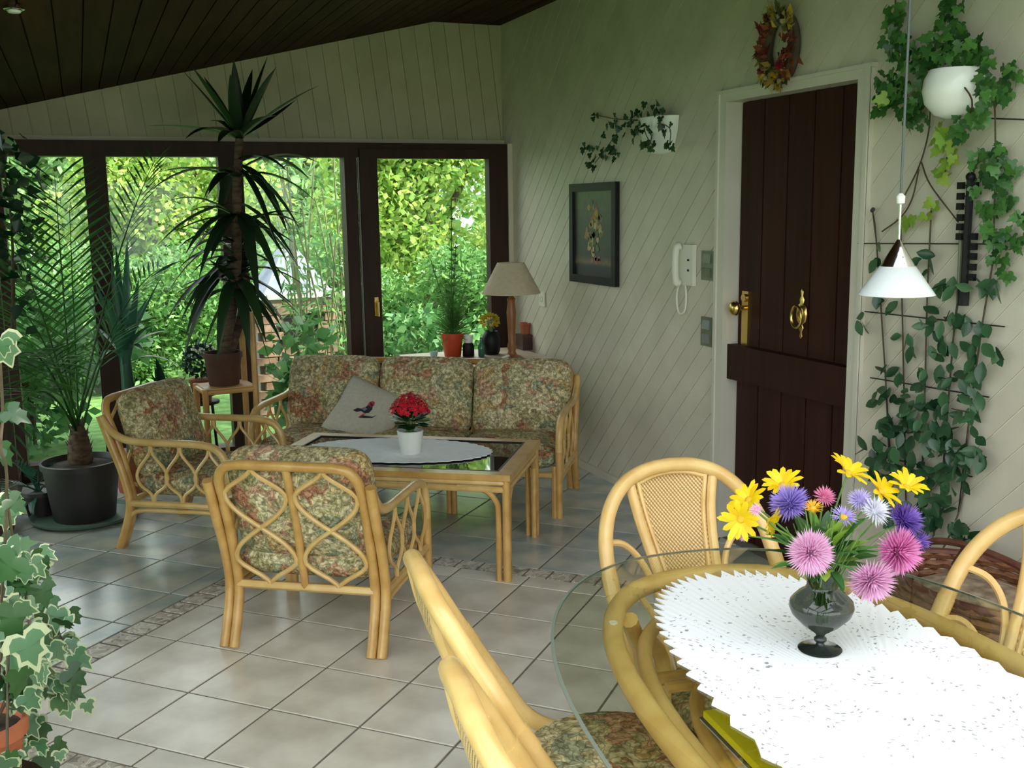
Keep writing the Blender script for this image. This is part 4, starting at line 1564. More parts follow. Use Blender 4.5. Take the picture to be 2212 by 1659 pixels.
crown([(372, 640, .1, .2), (355, 700, -.1, .3), (400, 730, -.25, .4), (640, 665, .1, .15), (655, 690, -.05, .2), (610, 745, -.2, .35), (575, 740, -.3, .4), (440, 760, .1, .4), (560, 560, .2, .05), (450, 560, .15, .05), (605, 700, .2, .25), (630, 720, -.1, .2), (420, 680, .2, .3), (540, 770, -.2, .4), (470, 780, -.25, .4), (585, 790, .0, .35), (395, 780, -.1, .35)], low + Vector((0.0, 0, -0.02)), 0.066, 0.25, 0.08)


for k in range(34):
    s_ = rp.uniform(0.0, 0.95)
    o_ = low + (mid - low) * s_ + Vector((0, 0, -.05))
    a_ = rp.uniform(-.3, PI + .3) * rp.choice([1, -1])
    d_ = Vector((math.cos(a_), math.sin(a_) * .7, 0))
    tip = o_ + d_ * rp.uniform(.26, .42) + Vector((0, 0, rp.uniform(-.34, .16)))
    strap(o_, tip, rp.uniform(.05, .066), rp.uniform(.2, .4)).build('leaf', M['yucca'], yu, 0)

# ---- feather palm in the black pot
def frond(t, base, tip, sag, nl, ll, mat='palm', droop=0.25, start=0.3):
    base, tip = Vector(base), Vector(tip)
    L = (tip - base).length
    mid_ = (base + tip) / 2 + Vector((0, 0, sag * L))
    P = lambda s: base * (1 - s) ** 2 + mid_ * (2 * s * (1 - s)) + tip * s * s
    mb = MB()
    pts = [P(k / 12) for k in range(13)]
    mb.tube(pts, [0.007 * (1 - 0.8 * k / 12) for k in range(13)], 5)
    nl = max(9, int(nl * 0.75))
    for k in range(nl):
        s = start + (1 - start) * (k + 0.5) / nl
        p = P(s)
        d = (P(min(s + .02, 1)) - P(s - .02)).normalized()
        sd = d.cross(Vector((0, 0, 1)))
        if sd.length < .1:
            sd = d.cross(Vector((0, 1, 0)))
        sd.normalize()
        upn = sd.cross(d)
        l = ll * (0.55 + 0.45 * math.sin(PI * min(1, (s - start) / (1 - start) * 0.85 + 0.12))) * rp.uniform(.9, 1.1)
        for sg in (-1, 1):
            e = (d * 0.75 + sd * sg * 0.8 + upn * 0.18).normalized()
            w = d.cross(e).cross(e).normalized() * 0.0065
            q1 = p + e * l * .5 - Vector((0, 0, droop * l * .12))
            q2 = p + e * l - Vector((0, 0, droop * l * .5))
            mb.add([p, q1 + w, q2, q1 - w], [(0, 1, 2, 3)])
    o = mb.build('frond', M[mat], t, 0)
    o['kind'] = 'stuff'
    return o


pp = at_z(177, 1112, 0.02)
pp = Vector((-0.085, 5.70, 0))
sc_ = MB().lathe([(0.215, 0.0), (0.235, 0.004), (0.262, 0.030), (0.268, 0.030), (0.255, 0.012), (0.21, 0.008)], 28)
sau = sc_.build('plant_saucer', M['green_plastic'])
sau.location = (pp.x, pp.y, 0.0005)
tag(sau, 'wide grey green saucer on the floor under the black palm pot', 'saucer')
PZ = 0.009
palm = thing('potted_palm', 'feather palm with long arching fronds in a big black pot at left', 'plant', (pp.x, pp.y, PZ))
MB().lathe([(0.148, 0.0), (0.152, 0.006), (0.186, 0.27), (0.196, 0.272), (0.198, 0.300), (0.186, 0.302), (0.178, 0.27)], 28).build('pot', M['black_plastic'], palm)
MB().lathe([(0.18, 0.272), (0.08, 0.285), (0.001, 0.29)], 20, cap0=False).build('soil', M['soil'], palm)
tr_ = MB()
tr_.lathe([(0.045, 0.27), (0.062, 0.30), (0.058, 0.36), (0.048, 0.42), (0.030, 0.48), (0.012, 0.52)], 12)
for k in range(26):
    a = k * 2.4
    z = 0.28 + 0.2 * k / 26
    r = 0.055 - 0.02 * k / 26
    tr_.add([(r * math.cos(a - .35), r * math.sin(a - .35), z), (r * math.cos(a + .35), r * math.sin(a + .35), z), ((r + .025) * math.cos(a), (r + .025) * math.sin(a), z + 0.06)], [(0, 1, 2)])
tr_.build('trunk', M['bark'], palm)['kind'] = 'stuff'
pb = Vector((0, 0, 0.46))
for (px, py, Y, sg_, ll, nl) in ((118, 380, 6.0, .05, .40, 22), (335, 345, 6.0, .16, .30, 24), (30, 520, 5.3, .16, .40, 20), (345, 580, 6.0, .28, .26, 20), (15, 650, 5.1, .30, .36, 20), (20, 790, 4.9, .42, .32, 20), (60, 880, 4.7, .50, .30, 18), (8, 960, 5.0, .60, .28, 18), (120, 830, 4.9, .55, .28, 18), (150, 450, 6.3, .02, .36, 20), (300, 700, 6.1, .45, .22, 16)):
    frond(palm, pb + Vector((rp.uniform(-.02, .02), rp.uniform(-.02, .02), rp.uniform(-.03, .03))), at_y(px, py, Y) - palm.location, sg_, nl, ll)

# ---- blue green dracaena behind the armchair
q = at_y(272, 800, 6.18)
dra = thing('potted_dracaena', 'blue green strap leaved plant standing behind the sideways armchair, by the window post', 'plant', (q.x, 6.18, 0))
MB().lathe([(0.085, 0), (0.115, 0.2), (0.122, 0.2), (0.122, 0.225), (0.11, 0.225)], 18).build('pot', M['terracotta'], dra)
zb = q.z
MB().tube([(0, 0, 0.18), (0.005, 0, zb - 0.1), (0, 0, zb + 0.12)], [0.03, 0.036, 0.028], 10).build('stem', M['agave'], dra)
for (px, py, dy, sg_, w) in ((240, 560, .0, .02, .05), (275, 515, .15, .0, .05), (352, 592, -.1, .05, .05), (322, 640, .15, .1, .05), (205, 610, -.15, .05, .05), (370, 715, .1, .2, .045), (195, 700, .1, .2, .05), (385, 790, -.1, .35, .045), (230, 640, -.25, .1, .055), (300, 600, -.25, .02, .055), (310, 760, -.3, .35, .05), (215, 780, -.25, .35, .05), (250, 530, .25, .02, .045), (340, 700, -.25, .2, .05)):
    tip = at_y(px, py, 6.18 + dy) - dra.location
    strap(Vector((rp.uniform(-.015, .015), rp.uniform(-.015, .015), zb + rp.uniform(-.05, .1))), tip, w, sg_).build('leaf', M['agave'], dra, 0)


# ---- small pots behind the armchair
def broad_leaf(base, d, l, w, up=Vector((0, 0, 1)), sag=0.2):
    d = Vector(d).normalized()
    s = d.cross(up)
    if s.length < .05:
        s = d.orthogonal()
    s.normalize()
    nn = s.cross(d)
    mb = MB()
    prof = [(0, .08), (.18, .7), (.4, 1.0), (.65, .8), (.86, .42), (1, .03)]
    vs = []
    for t, ww in prof:
        p = Vector(base) + d * l * t - up * sag * l * t * t
        vs += [p - s * w * ww / 2 + nn * w * ww * .12, p, p + s * w * ww / 2 + nn * w * ww * .12]
    fs = []
    for k in range(len(prof) - 1):
        a = 3 * k
        fs += [(a, a + 1, a + 4, a + 3), (a + 1, a + 2, a + 5, a + 4)]
    return mb.add(vs, fs)


M['dark_leaf'] = leaf_mat('dark_broad_leaf', (0.008, 0.03, 0.014), (0.02, 0.07, 0.03), 0.15, 0.3)
q = at_y(362, 800, 6.25)
lily = thing('potted_lily', 'dark broad leaved pot plant behind the sideways armchair, left of the yucca', 'plant', (q.x, 6.28, 0))
MB().lathe([(0.10, 0), (0.14, 0.38), (0.145, 0.38), (0.145, 0.41), (0.13, 0.41)], 18).build('pot', M['black_plastic'], lily)
MB().lathe([(0.132, 0.39), (0.001, 0.395)], 16, cap0=False).build('soil', M['soil'], lily)
for k in range(16):
    a = rp.uniform(0, 2 * PI)
    el = rp.uniform(.5, 1.35)
    broad_leaf((0.02 * math.cos(a), 0.02 * math.sin(a), 0.39), (math.cos(a) * math.cos(el), math.sin(a) * math.cos(el), math.sin(el)), rp.uniform(.26, .44), rp.uniform(.05, .085)).build('leaf', M['dark_leaf'], lily, 0)
q = at_y(436, 800, 6.3)
wf_ = thing('potted_flowers', 'pot plant with tiny white flowers on a thin stool, left of the yucca stand', 'plant', (q.x, 6.34, 0.46))
MB().lathe([(0.05, 0), (0.07, 0.11), (0.074, 0.11), (0.074, 0.13), (0.065, 0.13)], 16).build('pot', M['terracotta'], wf_)
fo = MB()
foliage(fo, rp, [((0, 0, 0.24), (0.10, 0.08, 0.10))], 260, 0.025)
fo.build('foliage', M['dark_leaf'], wf_, 0)['kind'] = 'stuff'
wh = MB()
for k in range(22):
    a = rp.uniform(0, 2 * PI)
    wh.ball((0.09 * math.cos(a) * rp.random() ** .5, -0.05 - 0.04 * rp.random(), 0.30 + rp.uniform(-.04, .03)), 0.007, 6, 4)
wh.build('flowers', M['white_ceramic'], wf_)['kind'] = 'stuff'
MB().tube([(0, 0, .10), (0, 0, .22)], .006, 6).build('stem', M['stem_green'], wf_)
stl = thing('flower_stool', 'thin dark stool under the pot of tiny white flowers', 'stool', (q.x, 6.34, 0))
MB().lathe([(0.09, 0.44), (0.095, 0.443), (0.095, 0.457), (0.09, 0.46)], 20).build('seat', M['frame_dark'], stl)
for k in range(3):
    a = k * 2 * PI / 3 + .5
    MB().tube([(0.085 * math.cos(a), 0.085 * math.sin(a), 0), (0.06 * math.cos(a), 0.06 * math.sin(a), 0.445)], 0.009, 7).build('leg', M['frame_dark'], stl)
# pale shade standing behind the yucca
q = at_y(517, 680, 6.28)
sl_ = thing('small_lamp', 'small lamp with pale grey cone shade, half hidden behind the yucca', 'lamp', (q.x, 6.28, 0))
zl_ = q.z
MB().lathe([(0.078, zl_), (0.080, zl_ + 0.002), (0.045, zl_ + 0.20), (0.043, zl_ + 0.20), (0.076, zl_)], 20, cap0=False, cap1=False).build('shade', pmat('grey_shade', (0.42, 0.44, 0.38), rough=0.9), sl_)
MB().lathe([(0.11, 0), (0.11, 0.02), (0.02, 0.03), (0.013, 0.05), (0.013, zl_ + 0.02), (0.02, zl_ + 0.03), (0.02, zl_ + 0.12), (0.002, zl_ + 0.13)], 14).build('stand', M['black'], sl_)

# ---- climbing plant on the left wall
cl = thing('hanging_vine', 'dark leafy vine hanging down beside the leftmost window at the picture edge', 'plant', (-0.335, 5.15, 1.72))
MB().lathe([(0.05, 0), (0.07, 0.10), (0.075, 0.10), (0.075, 0.12), (0.065, 0.12)], 16).build('pot', M['black_plastic'], cl)
MB().span((-0.086, -0.03, 0.02), (-0.07, 0.03, 0.10)).build('bracket', M['black'], cl, 20)
MB().span((-0.075, -0.012, 0.05), (-0.05, 0.012, 0.07)).build('bracket_arm', M['black'], cl, 20)
for k in range(3):
    MB().tube(spline([(0, 0, 0.1), (.04, rp.uniform(-.1, .1), .13), (.06, rp.uniform(-.2, .2), -.2), (rp.uniform(.0, .06), rp.uniform(-.25, .25), -.75)], 5), 0.004, 6).build('stem', M['twig'], cl)
lf3 = MB().add([(0, 0, 0), (-.032, .022, .004), (-.018, .05, 0), (0, .075, -.008), (.018, .05, 0), (.032, .022, .004)], [(0, 1, 2, 3), (0, 3, 4, 5)]).mesh('leaf', M['dark_leaf'], 0)
for k in range(130):
    z = rp.triangular(-0.8, 0.22, 0.12)
    p = Vector((max(-.05, rp.gauss(0.05, .05)), rp.gauss(0.0, .24), z))
    d = Vector((rp.gauss(.3, 1), rp.gauss(-.3, 1), rp.gauss(-.5, .6)))
    inst('leaf', lf3, cl, aim(d, p, (rp.gauss(0, 1), -1, rp.gauss(0, 1)), rp.uniform(.6, 1.0)))


# ---- ivy leaf shapes
def ivy_poly():
    half = [(0.0, 0.02), (0.10, -0.10), (0.30, -0.16), (0.46, -0.02), (0.52, 0.20), (0.36, 0.24), (0.30, 0.38), (0.34, 0.62), (0.16, 0.66), (0.06, 0.90), (0.0, 1.0)]
    return half


def ivy_mesh(name, mats, rim=None):
    h = ivy_poly()
    pts = h + [(-x, y) for x, y in reversed(h[1:-1])]
    n = len(pts)
    mb = MB()
    zz = lambda x, y: 0.10 * abs(x) - 0.18 * max(0, y) ** 2
    c = (0.0, 0.3, 0.03)
    if rim:
        inn = [(c[0] + (x - c[0]) * rim, c[1] + (y - c[1]) * rim) for x, y in pts]
        vs = [c] + [(x, y, zz(x, y)) for x, y in inn] + [(x, y, zz(x, y)) for x, y in pts]
        mb.add(vs, [(0, 1 + k, 1 + (k + 1) % n) for k in range(n)], 0)
        b0 = 0
        for k in range(n):
            mb.f.append((1 + k, 1 + n + k, 1 + n + (k + 1) % n, 1 + (k + 1) % n))
            mb.m.append(1)
    else:
        vs = [c] + [(x, y, zz(x, y)) for x, y in pts]
        mb.add(vs, [(0, 1 + k, 1 + (k + 1) % n) for k in range(n)], 0)
    return mb.mesh(name, mats, 0)


M['ivy_pale'] = leaf_mat('variegated_green', (0.035, 0.10, 0.04), (0.11, 0.22, 0.12), 0.2, 0.35)
M['ivy_cream'] = leaf_mat('variegated_cream', (0.33, 0.38, 0.22), (0.50, 0.52, 0.36), 0.25, 0.4)
IVV = ivy_mesh('leaf', [M['ivy_pale'], M['ivy_cream']], 0.74)
IVV2 = ivy_mesh('leaf', [M['ivy_pale'], M['ivy_cream']], 0.86)
IVG = ivy_mesh('leaf', [M['ivy']])
IVD = ivy_mesh('leaf', [M['ivy_dark']])
IVY_ = ivy_mesh('leaf', [M['ivy_young']])

# ---- variegated ivy in the left foreground
q = at_d(-8, 1560, 1.62)
fi = thing('variegated_ivy', 'cream edged ivy trailing from a terracotta pot in the left foreground', 'plant', (q.x - 0.015, q.y, q.z - 0.10))
MB().lathe([(0.040, 0), (0.042, 0.003), (0.053, 0.082), (0.060, 0.082), (0.061, 0.105), (0.053, 0.105), (0.050, 0.09)], 22).build('pot', M['terracotta'], fi)
MB().lathe([(0.052, 0.092), (0.001, 0.096)], 16, cap0=False).build('soil', M['soil'], fi)
ps = thing('tall_plant_stand', 'dark stand holding the terracotta ivy pot at the left edge', 'plant stand', (q.x - 0.02, q.y, 0))
MB().lathe([(0.075, q.z - 0.13), (0.08, q.z - 0.125), (0.08, q.z - 0.102), (0.075, q.z - 0.1005)], 20).build('top', M['frame_dark'], ps)
MB().lathe([(0.10, 0), (0.10, 0.02), (0.02, 0.04), (0.016, 0.06), (0.016, q.z - 0.128)], 14).build('column', M['frame_dark'], ps)
regions = [(60, 1400, 55, 34, 1.6), (110, 1340, 45, 18, 1.75), (50, 1250, 45, 20, 1.6), (135, 1480, 40, 14, 1.75), (40, 1480, 45, 20, 1.6), (140, 1400, 30, 8, 1.85), (30, 1170, 35, 10, 1.5), (60, 1570, 45, 12, 1.75), (15, 1330, 30, 12, 1.5), (15, 1080, 24, 5, 1.45), (2, 970, 14, 2, 1.4), (6, 890, 12, 2, 1.4), (-2, 740, 10, 2, 1.35), (100, 1630, 30, 5, 1.8), (15, 1630, 25, 5, 1.5), (80, 1210, 24, 6, 1.8)]
anchor = []
for (cx_, cy_, r, n, dd) in regions:
    for k in range(n):
        a, rr = rp.uniform(0, 2 * PI), r * math.sqrt(rp.random())
        p = at_d(cx_ + rr * math.cos(a), cy_ + rr * math.sin(a), dd + rp.uniform(-.12, .12)) - fi.location
        tocam = (CAM_P - fi.location - p).normalized()
        nrm_ = (tocam + Vector((rp.gauss(0, .45), rp.gauss(0, .45), rp.gauss(.35, .45)))).normalized()
        d = Vector((rp.gauss(0.2, .6), rp.gauss(0, .4), rp.gauss(-.9, .5)))
        inst('leaf', rp.choice([IVV, IVV2, IVV2, IVD]), fi, aim(d, p, nrm_, rp.uniform(.026, .050)))
    anchor.append(at_d(cx_, cy_, dd) - fi.location)
inst('leaf', IVV, fi, aim((0.3, 0, -1), at_d(50, 1372, 1.38) - fi.location, (CAM_P - at_d(50, 1372, 1.38)) + Vector((0, 0, .9)), .062))
inst('leaf', IVV, fi, aim((0.3, 0, -1), at_d(185, 1515, 1.9) - fi.location, (CAM_P - at_d(50, 1372, 1.38)), .035))
for idx in ((0, 1, 5), (0, 2, 6, 9), (4, 3), (7, 13), (9, 10, 11, 12), (2, 15), (8, 14)):
    pts = [Vector((0.01, 0, 0.09))] + [anchor[i] for i in idx]
    MB().tube(spline(pts, 5), 0.0022, 5).build('stem', M['twig'], fi)

# low feather fern by the left edge, on the floor
q = at_z(45, 1120, 0.0)
fe = thing('small_fern', 'small glossy feather leaved plant on the floor at the left edge, before the palm pot', 'plant', (max(q.x, XL + 0.12) , q.y, 0))
MB().lathe([(0.06, 0), (0.08, 0.12), (0.085, 0.12), (0.085, 0.14), (0.075, 0.14)], 16).build('pot', M['black_plastic'], fe)
for (px, py) in ((85, 1015), (110, 1050), (60, 1090), (20, 1000), (5, 1060), (95, 1085)):
    frond(fe, (0, 0, 0.13), at_y(px, py, q.y - .05 + rp.uniform(-.1, .1)) - fe.location, .35, 13, .13, 'agave', .2, .2)

# ================================================================== ON THE HOUSE WALL
XW = XR - 0.001


def wp(px, py, off=0.0):
    return at_x(px, py, XW - off)


# framed still life
c0, c1 = wp(1238, 398), wp(1338, 620)
yc, zc = (c0.y + c1.y) / 2, (c0.z + c1.z) / 2
hw_, hh_ = abs(c0.y - c1.y) / 2, abs(c0.z - c1.z) / 2
pic = thing('framed_painting', 'small dark framed painting of flowers in a vase on the white boarded wall', 'picture', (XW, yc, zc))
fw = 0.045
fr_ = MB()
for a in (-1, 1):
    fr_.span((-0.028, a * hw_, -hh_), (-0.001, a * (hw_ - fw), hh_))
    fr_.span((-0.028, -hw_ + fw, a * hh_), (-0.001, hw_ - fw, a * (hh_ - fw)))
fr_.build('frame', M['black'], pic, 20)


def painting_mat():
    m, nt, b = base_mat('painted_canvas')
    L = nt.links.new
    tc = N(nt, 'ShaderNodeTexCoord')
    sp_ = N(nt, 'ShaderNodeSeparateXYZ')
    L(tc.outputs['Object'], sp_.inputs[0])
    rr = ramp(nt, [(0.0, (0.012, 0.014, 0.022)), (0.12, (0.02, 0.02, 0.03)), (0.16, (0.16, 0.10, 0.06)), (0.24, (0.035, 0.03, 0.03)), (0.6, (0.035, 0.04, 0.03)), (1.0, (0.07, 0.10, 0.04))])
    mr = N(nt, 'ShaderNodeMapRange', i_1=-hh_ + fw, i_2=hh_ - fw)
    L(sp_.outputs[2], mr.inputs[0])
    L(mr.outputs[0], rr.inputs[0])
    nz = N(nt, 'ShaderNodeTexNoise', i_Scale=28, i_Detail=3)
    L(tc.outputs['Object'], nz.inputs['Vector'])
    mu = N(nt, 'ShaderNodeMix', data_type='RGBA', blend_type='OVERLAY', i_0=0.5)
    L(rr.outputs[0], mu.inputs[6])
    L(nz.outputs[0], mu.inputs[7])
    L(mu.outputs[2], b.inputs['Base Color'])
    b.inputs['Roughness'].default_value = 0.4
    return m


MB().span((-0.012, -hw_ + fw, -hh_ + fw), (-0.006, hw_ - fw, hh_ - fw)).build('canvas', painting_mat(), pic, 20)
blot = MB()
bc = [pmat('paint_gold', (0.42, 0.24, 0.03), rough=0.5), pmat('paint_rose', (0.34, 0.13, 0.08), rough=0.5), pmat('paint_cream', (0.44, 0.36, 0.24), rough=0.5), pmat('paint_green', (0.08, 0.12, 0.04), rough=0.5)]
rb_ = random.Random(8)


def blob(y, z, r, mi, sy=1.0):
    vs = [(-0.0128 - 0.0004 * mi, y + r * sy * math.cos(a) * rb_.uniform(.7, 1.15), z + r * math.sin(a) * rb_.uniform(.7, 1.15)) for a in np.linspace(0, 2 * PI, 10, endpoint=False)]
    blot.add(vs, [tuple(range(9, -1, -1))], mi)


for k in range(46):
    a = rb_.uniform(0, 2 * PI)
    r = rb_.random() ** .6
    blob(0.105 * r * math.cos(a), 0.03 + 0.15 * r * math.sin(a), rb_.uniform(.012, .028), rb_.choice([0, 0, 1, 2, 3, 3]))
blob(0.02, 0.055, .026, 0, .8)
blob(0.0, -0.09, .022, 2, .7)
blob(0.0, -0.115, .016, 2, 1.2)
for k in range(7):
    blob(rb_.uniform(-.08, .08), -0.145 + rb_.uniform(-.012, .012), rb_.uniform(.012, .02), rb_.choice([1, 1, 2]))
blot.build('painted_flowers', bc, pic, 0)['kind'] = 'stuff'

# telephone with coiled cord
c0, c1 = wp(1466, 527), wp(1506, 618)
yc, zc, hy_, hz_ = (c0.y + c1.y) / 2, (c0.z + c1.z) / 2, abs(c0.y - c1.y) / 2, abs(c0.z - c1.z) / 2
ph = thing('intercom_phone', 'cream wall intercom handset with hanging cord beside the door', 'telephone', (XW, yc, zc))
MB().span((-0.022, -hy_ * .9, -hz_), (-0.001, hy_ * .55, hz_)).build('base', M['white_plastic'], ph, 20)
hs_ = MB()
hs_.tube(spline([(-0.030, hy_ * .35, hz_ * .92), (-0.046, hy_ * .35, hz_ * .80), (-0.052, hy_ * .35, 0), (-0.046, hy_ * .35, -hz_ * .80), (-0.030, hy_ * .35, -hz_ * .92)], 5), [0.020] * 5 + [0.017] * 11 + [0.020] * 5, 10)
hs_.build('handset', M['white_plastic'], ph)
for k in range(2):
    MB().span((-0.0235, -hy_ * .55, hz_ * (.2 - .5 * k)), (-0.022, -hy_ * .35, hz_ * (.3 - .5 * k))).build('button', M['black'], ph, 20)
cd = [(-0.028, hy_ * .35, -hz_ * .9), (-0.03, hy_ * .55, -hz_ * 1.5), (-0.03, hy_ * .45, -hz_ * 2.2), (-0.03, hy_ * .12, -hz_ * 2.45), (-0.02, -hy_ * .15, -hz_ * 2.2), (-0.015, -hy_ * .15, -hz_ * 1.5), (-0.012, 0, -hz_)]
MB().tube(spline(cd, 6), 0.005, 7).build('cord', M['white_plastic'], ph)

# switch plates
M['plate'] = pmat('bronze_plate', (0.16, 0.17, 0.12), (0.20, 0.21, 0.15), 20, 0.35, metal=0.3)
for (a, b, lab, kind) in (((1519, 541), (1545, 607), 'dark bronze switch plate beside the telephone, the upper of two', 0), ((1518, 683), (1541, 750), 'dark bronze switch plate below the telephone, the lower of two', 1)):
    c0, c1 = wp(*a), wp(*b)
    yc, zc, hy_, hz_ = (c0.y + c1.y) / 2, (c0.z + c1.z) / 2, abs(c0.y - c1.y) / 2, abs(c0.z - c1.z) / 2
    sw = thing('switch_plate', lab, 'switch', (XW, yc, zc))
    MB().span((-0.010, -hy_, -hz_), (-0.001, hy_, hz_)).build('plate', M['plate'], sw, 20)
    for s in (-1, 1):
        MB().box((-0.012, 0, s * hz_ * .48), (0.008, hy_ * 1.2, hz_ * .62), Matrix.Rotation(0.12 * s, 3, 'Y')).build('rocker', M['plate'] if not kind else pmat('grey_rocker', (0.20, 0.23, 0.22), rough=0.3), sw, 20)
c0 = wp(1173, 646)
ou = thing('power_socket', 'small cream wall socket beside the lamp shade in the corner', 'socket', (XW, c0.y, c0.z))
MB().span((-0.012, -0.04, -0.045), (-0.001, 0.04, 0.045)).build('plate', M['white_plastic'], ou, 20)
MB().lathe([(0.021, 0), (0.021, 0.004), (0.017, 0.004), (0.017, 0.001)], 16, M=Matrix(((0, 0, -1), (1, 0, 0), (0, 1, 0))), c=(-0.012, 0, 0)).build('insert', M['white_plastic'], ou)

# autumn wreath above the door
c0 = wp(1700, 103)
wr_ = thing('autumn_wreath', 'dried autumn wreath of red and golden leaves hanging above the door', 'wreath', (XW - 0.03, c0.y, c0.z))
RW = 0.090
MB().tube([(0, RW * math.cos(a), RW * 1.38 * math.sin(a)) for a in np.linspace(0, 2 * PI, 30, endpoint=False)], 0.024, 8, closed=True).build('twig_ring', M['twig'], wr_)
wm = [leaf_mat('wreath_rust', (0.14, 0.02, 0.015), (0.28, 0.06, 0.03), 0.1, 0.7), leaf_mat('wreath_gold', (0.34, 0.20, 0.02), (0.55, 0.38, 0.05), 0.15, 0.7), leaf_mat('wreath_olive', (0.05, 0.06, 0.015), (0.16, 0.15, 0.04), 0.1, 0.7), leaf_mat('wreath_straw', (0.38, 0.30, 0.15), (0.5, 0.42, 0.25), 0.1, 0.8)]
wl = []
for m_ in wm:
    wl.append(MB().add([(0, 0, 0), (-.3, .4, .1), (0, 1, -.1), (.3, .4, .1)], [(0, 1, 2, 3)]).mesh('leaf', m_, 0))
for k in range(230):
    a = rp.uniform(0, 2 * PI)
    p = Vector((rp.uniform(-.035, -.01), (RW + rp.gauss(-.006, .022)) * math.cos(a), (RW * 1.38 + rp.gauss(-.008, .022)) * math.sin(a)))
    d = Vector((rp.gauss(-.4, .3), math.cos(a + rp.gauss(0, .9)), math.sin(a + rp.gauss(0, .9))))
    w_ = 0 if math.sin(a * 2 + 1) > .35 else rp.choice([1, 1, 2, 2, 3])
    inst('leaf', wl[w_], wr_, aim(d, p, (-1, rp.gauss(0, .5), rp.gauss(0, .5)), rp.uniform(.032, .055)))
for (a, r, m_) in ((-0.7, .030, 'red'), (1.9, .024, 'rust'), (3.9, .022, 'rust'), (5.1, .024, 'gold'), (4.4, .016, 'straw'), (1.1, .013, 'straw')):
    col = {'red': (0.32, 0.01, 0.03), 'rust': (0.20, 0.04, 0.03), 'gold': (0.55, 0.33, 0.03), 'straw': (0.6, 0.55, 0.42)}[m_]
    p = (-0.045, RW * math.cos(a) * -1, RW * 1.38 * math.sin(a))
    fb = MB()
    for k in range(22):
        ph_, th_ = rp.uniform(0, 2 * PI), rp.uniform(0.1, 1.5)
        d = Vector((-math.cos(th_), math.sin(th_) * math.cos(ph_), math.sin(th_) * math.sin(ph_)))
        s_ = d.orthogonal().normalized() * r * .3
        c_ = Vector(p)
        fb.add([c_, c_ + d * r * .6 + s_, c_ + d * r, c_ + d * r * .6 - s_], [(0, 1, 2, 3)])
    fb.build('dried_flower', pmat('dried_' + m_, col, rough=0.8), wr_, 0)['kind'] = 'stuff'


# white wall pots
def leaf_set(t, mesh, spots, size, face=(-1, -0.35, 0.2), hang=-0.7, rnd=0.5):
    """spots: (px, py, radius px, count, off wall)"""
    for (cx_, cy_, r, n, off) in spots:
        for k in range(n):
            a, rr = rp.uniform(0, 2 * PI), r * math.sqrt(rp.random())
            p = wp(cx_ + rr * math.cos(a), cy_ + rr * math.sin(a), max(0.015, off + rp.uniform(-.03, .03))) - t.location
            nrm_ = Vector(face) + Vector((rp.gauss(0, rnd), rp.gauss(0, rnd), rp.gauss(0, rnd)))
            d = Vector((rp.gauss(-.15, .25), rp.gauss(0, .7), rp.gauss(hang, .6)))
            d.x = -abs(d.x)
            A_ = aim(d, p, nrm_, size * rp.uniform(.75, 1.2))
            over = max((A_ @ v.co).x for v in mesh.vertices) + t.location.x - (XW - 0.004)
            if over > 0:
                A_.translation.x -= over
            inst('leaf', mesh, t, A_)


c0 = wp(1407, 292, 0.06)
wpot = thing('half_round_planter', 'white half round wall planter with dark ivy trailing left, above the painting', 'planter', (XW, c0.y, c0.z))
hb = MB()
prof = [(0.02, -0.095), (0.06, -0.085), (0.095, -0.04), (0.112, 0.02), (0.118, 0.085)]
n = 16
vs, fs = [], []
for r, z in prof:
    for k in range(n + 1):
        a = PI / 2 + PI * k / n
        vs.append((r * math.cos(a) * 0.85 - 0.001, r * math.sin(a) * 1.38, z))
for i in range(len(prof) - 1):
    for k in range(n):
        fs.append((i * (n + 1) + k, i * (n + 1) + k + 1, (i + 1) * (n + 1) + k + 1, (i + 1) * (n + 1) + k))
fs.append(tuple(range(n, -1, -1)))
b0 = len(vs)
for k in range(n + 1):
    a = PI / 2 + PI * k / n
    vs.append((0.108 * math.cos(a) * 0.85 - 0.001, 0.108 * math.sin(a) * 1.38, 0.070))
i = len(prof) - 1
for k in range(n):
    fs.append((i * (n + 1) + k, i * (n + 1) + k + 1, b0 + k + 1, b0 + k))
fs.append(tuple(b0 + k for k in range(n + 1)))
hb.add(vs, fs).build('bowl', M['white_ceramic'], wpot, 50)
wivy = thing('trailing_ivy', 'small dark leaved ivy growing in the white half round wall planter', 'plant', (XW - 0.04, c0.y, c0.z + 0.08))
leaf_set(wivy, IVD, [(1400, 255, 40, 24, .08), (1350, 265, 30, 15, .06), (1320, 285, 22, 9, .04), (1390, 295, 30, 11, .12), (1440, 270, 14, 6, .1), (1310, 325, 22, 11, .03), (1285, 345, 18, 8, .03), (1270, 320, 12, 5, .03), (1330, 330, 12, 5, .03), (1285, 248, 10, 3, .03), (1445, 312, 10, 5, .1), (1410, 312, 12, 5, .12), (1425, 243, 14, 5, .08)], 0.036)
for pts in ([(1400, 258, .06), (1350, 268, .04), (1310, 320, .03), (1285, 352, .025)], [(1400, 258, .06), (1340, 258, .04), (1285, 248, .03)], [(1400, 262, .08), (1445, 275, .08), (1447, 312, .09)], [(1390, 262, .07), (1395, 290, .115), (1412, 318, .115)]):
    MB().tube(spline([wp(*p) - wivy.location for p in pts], 5), 0.0022, 5).build('stem', M['twig'], wivy)

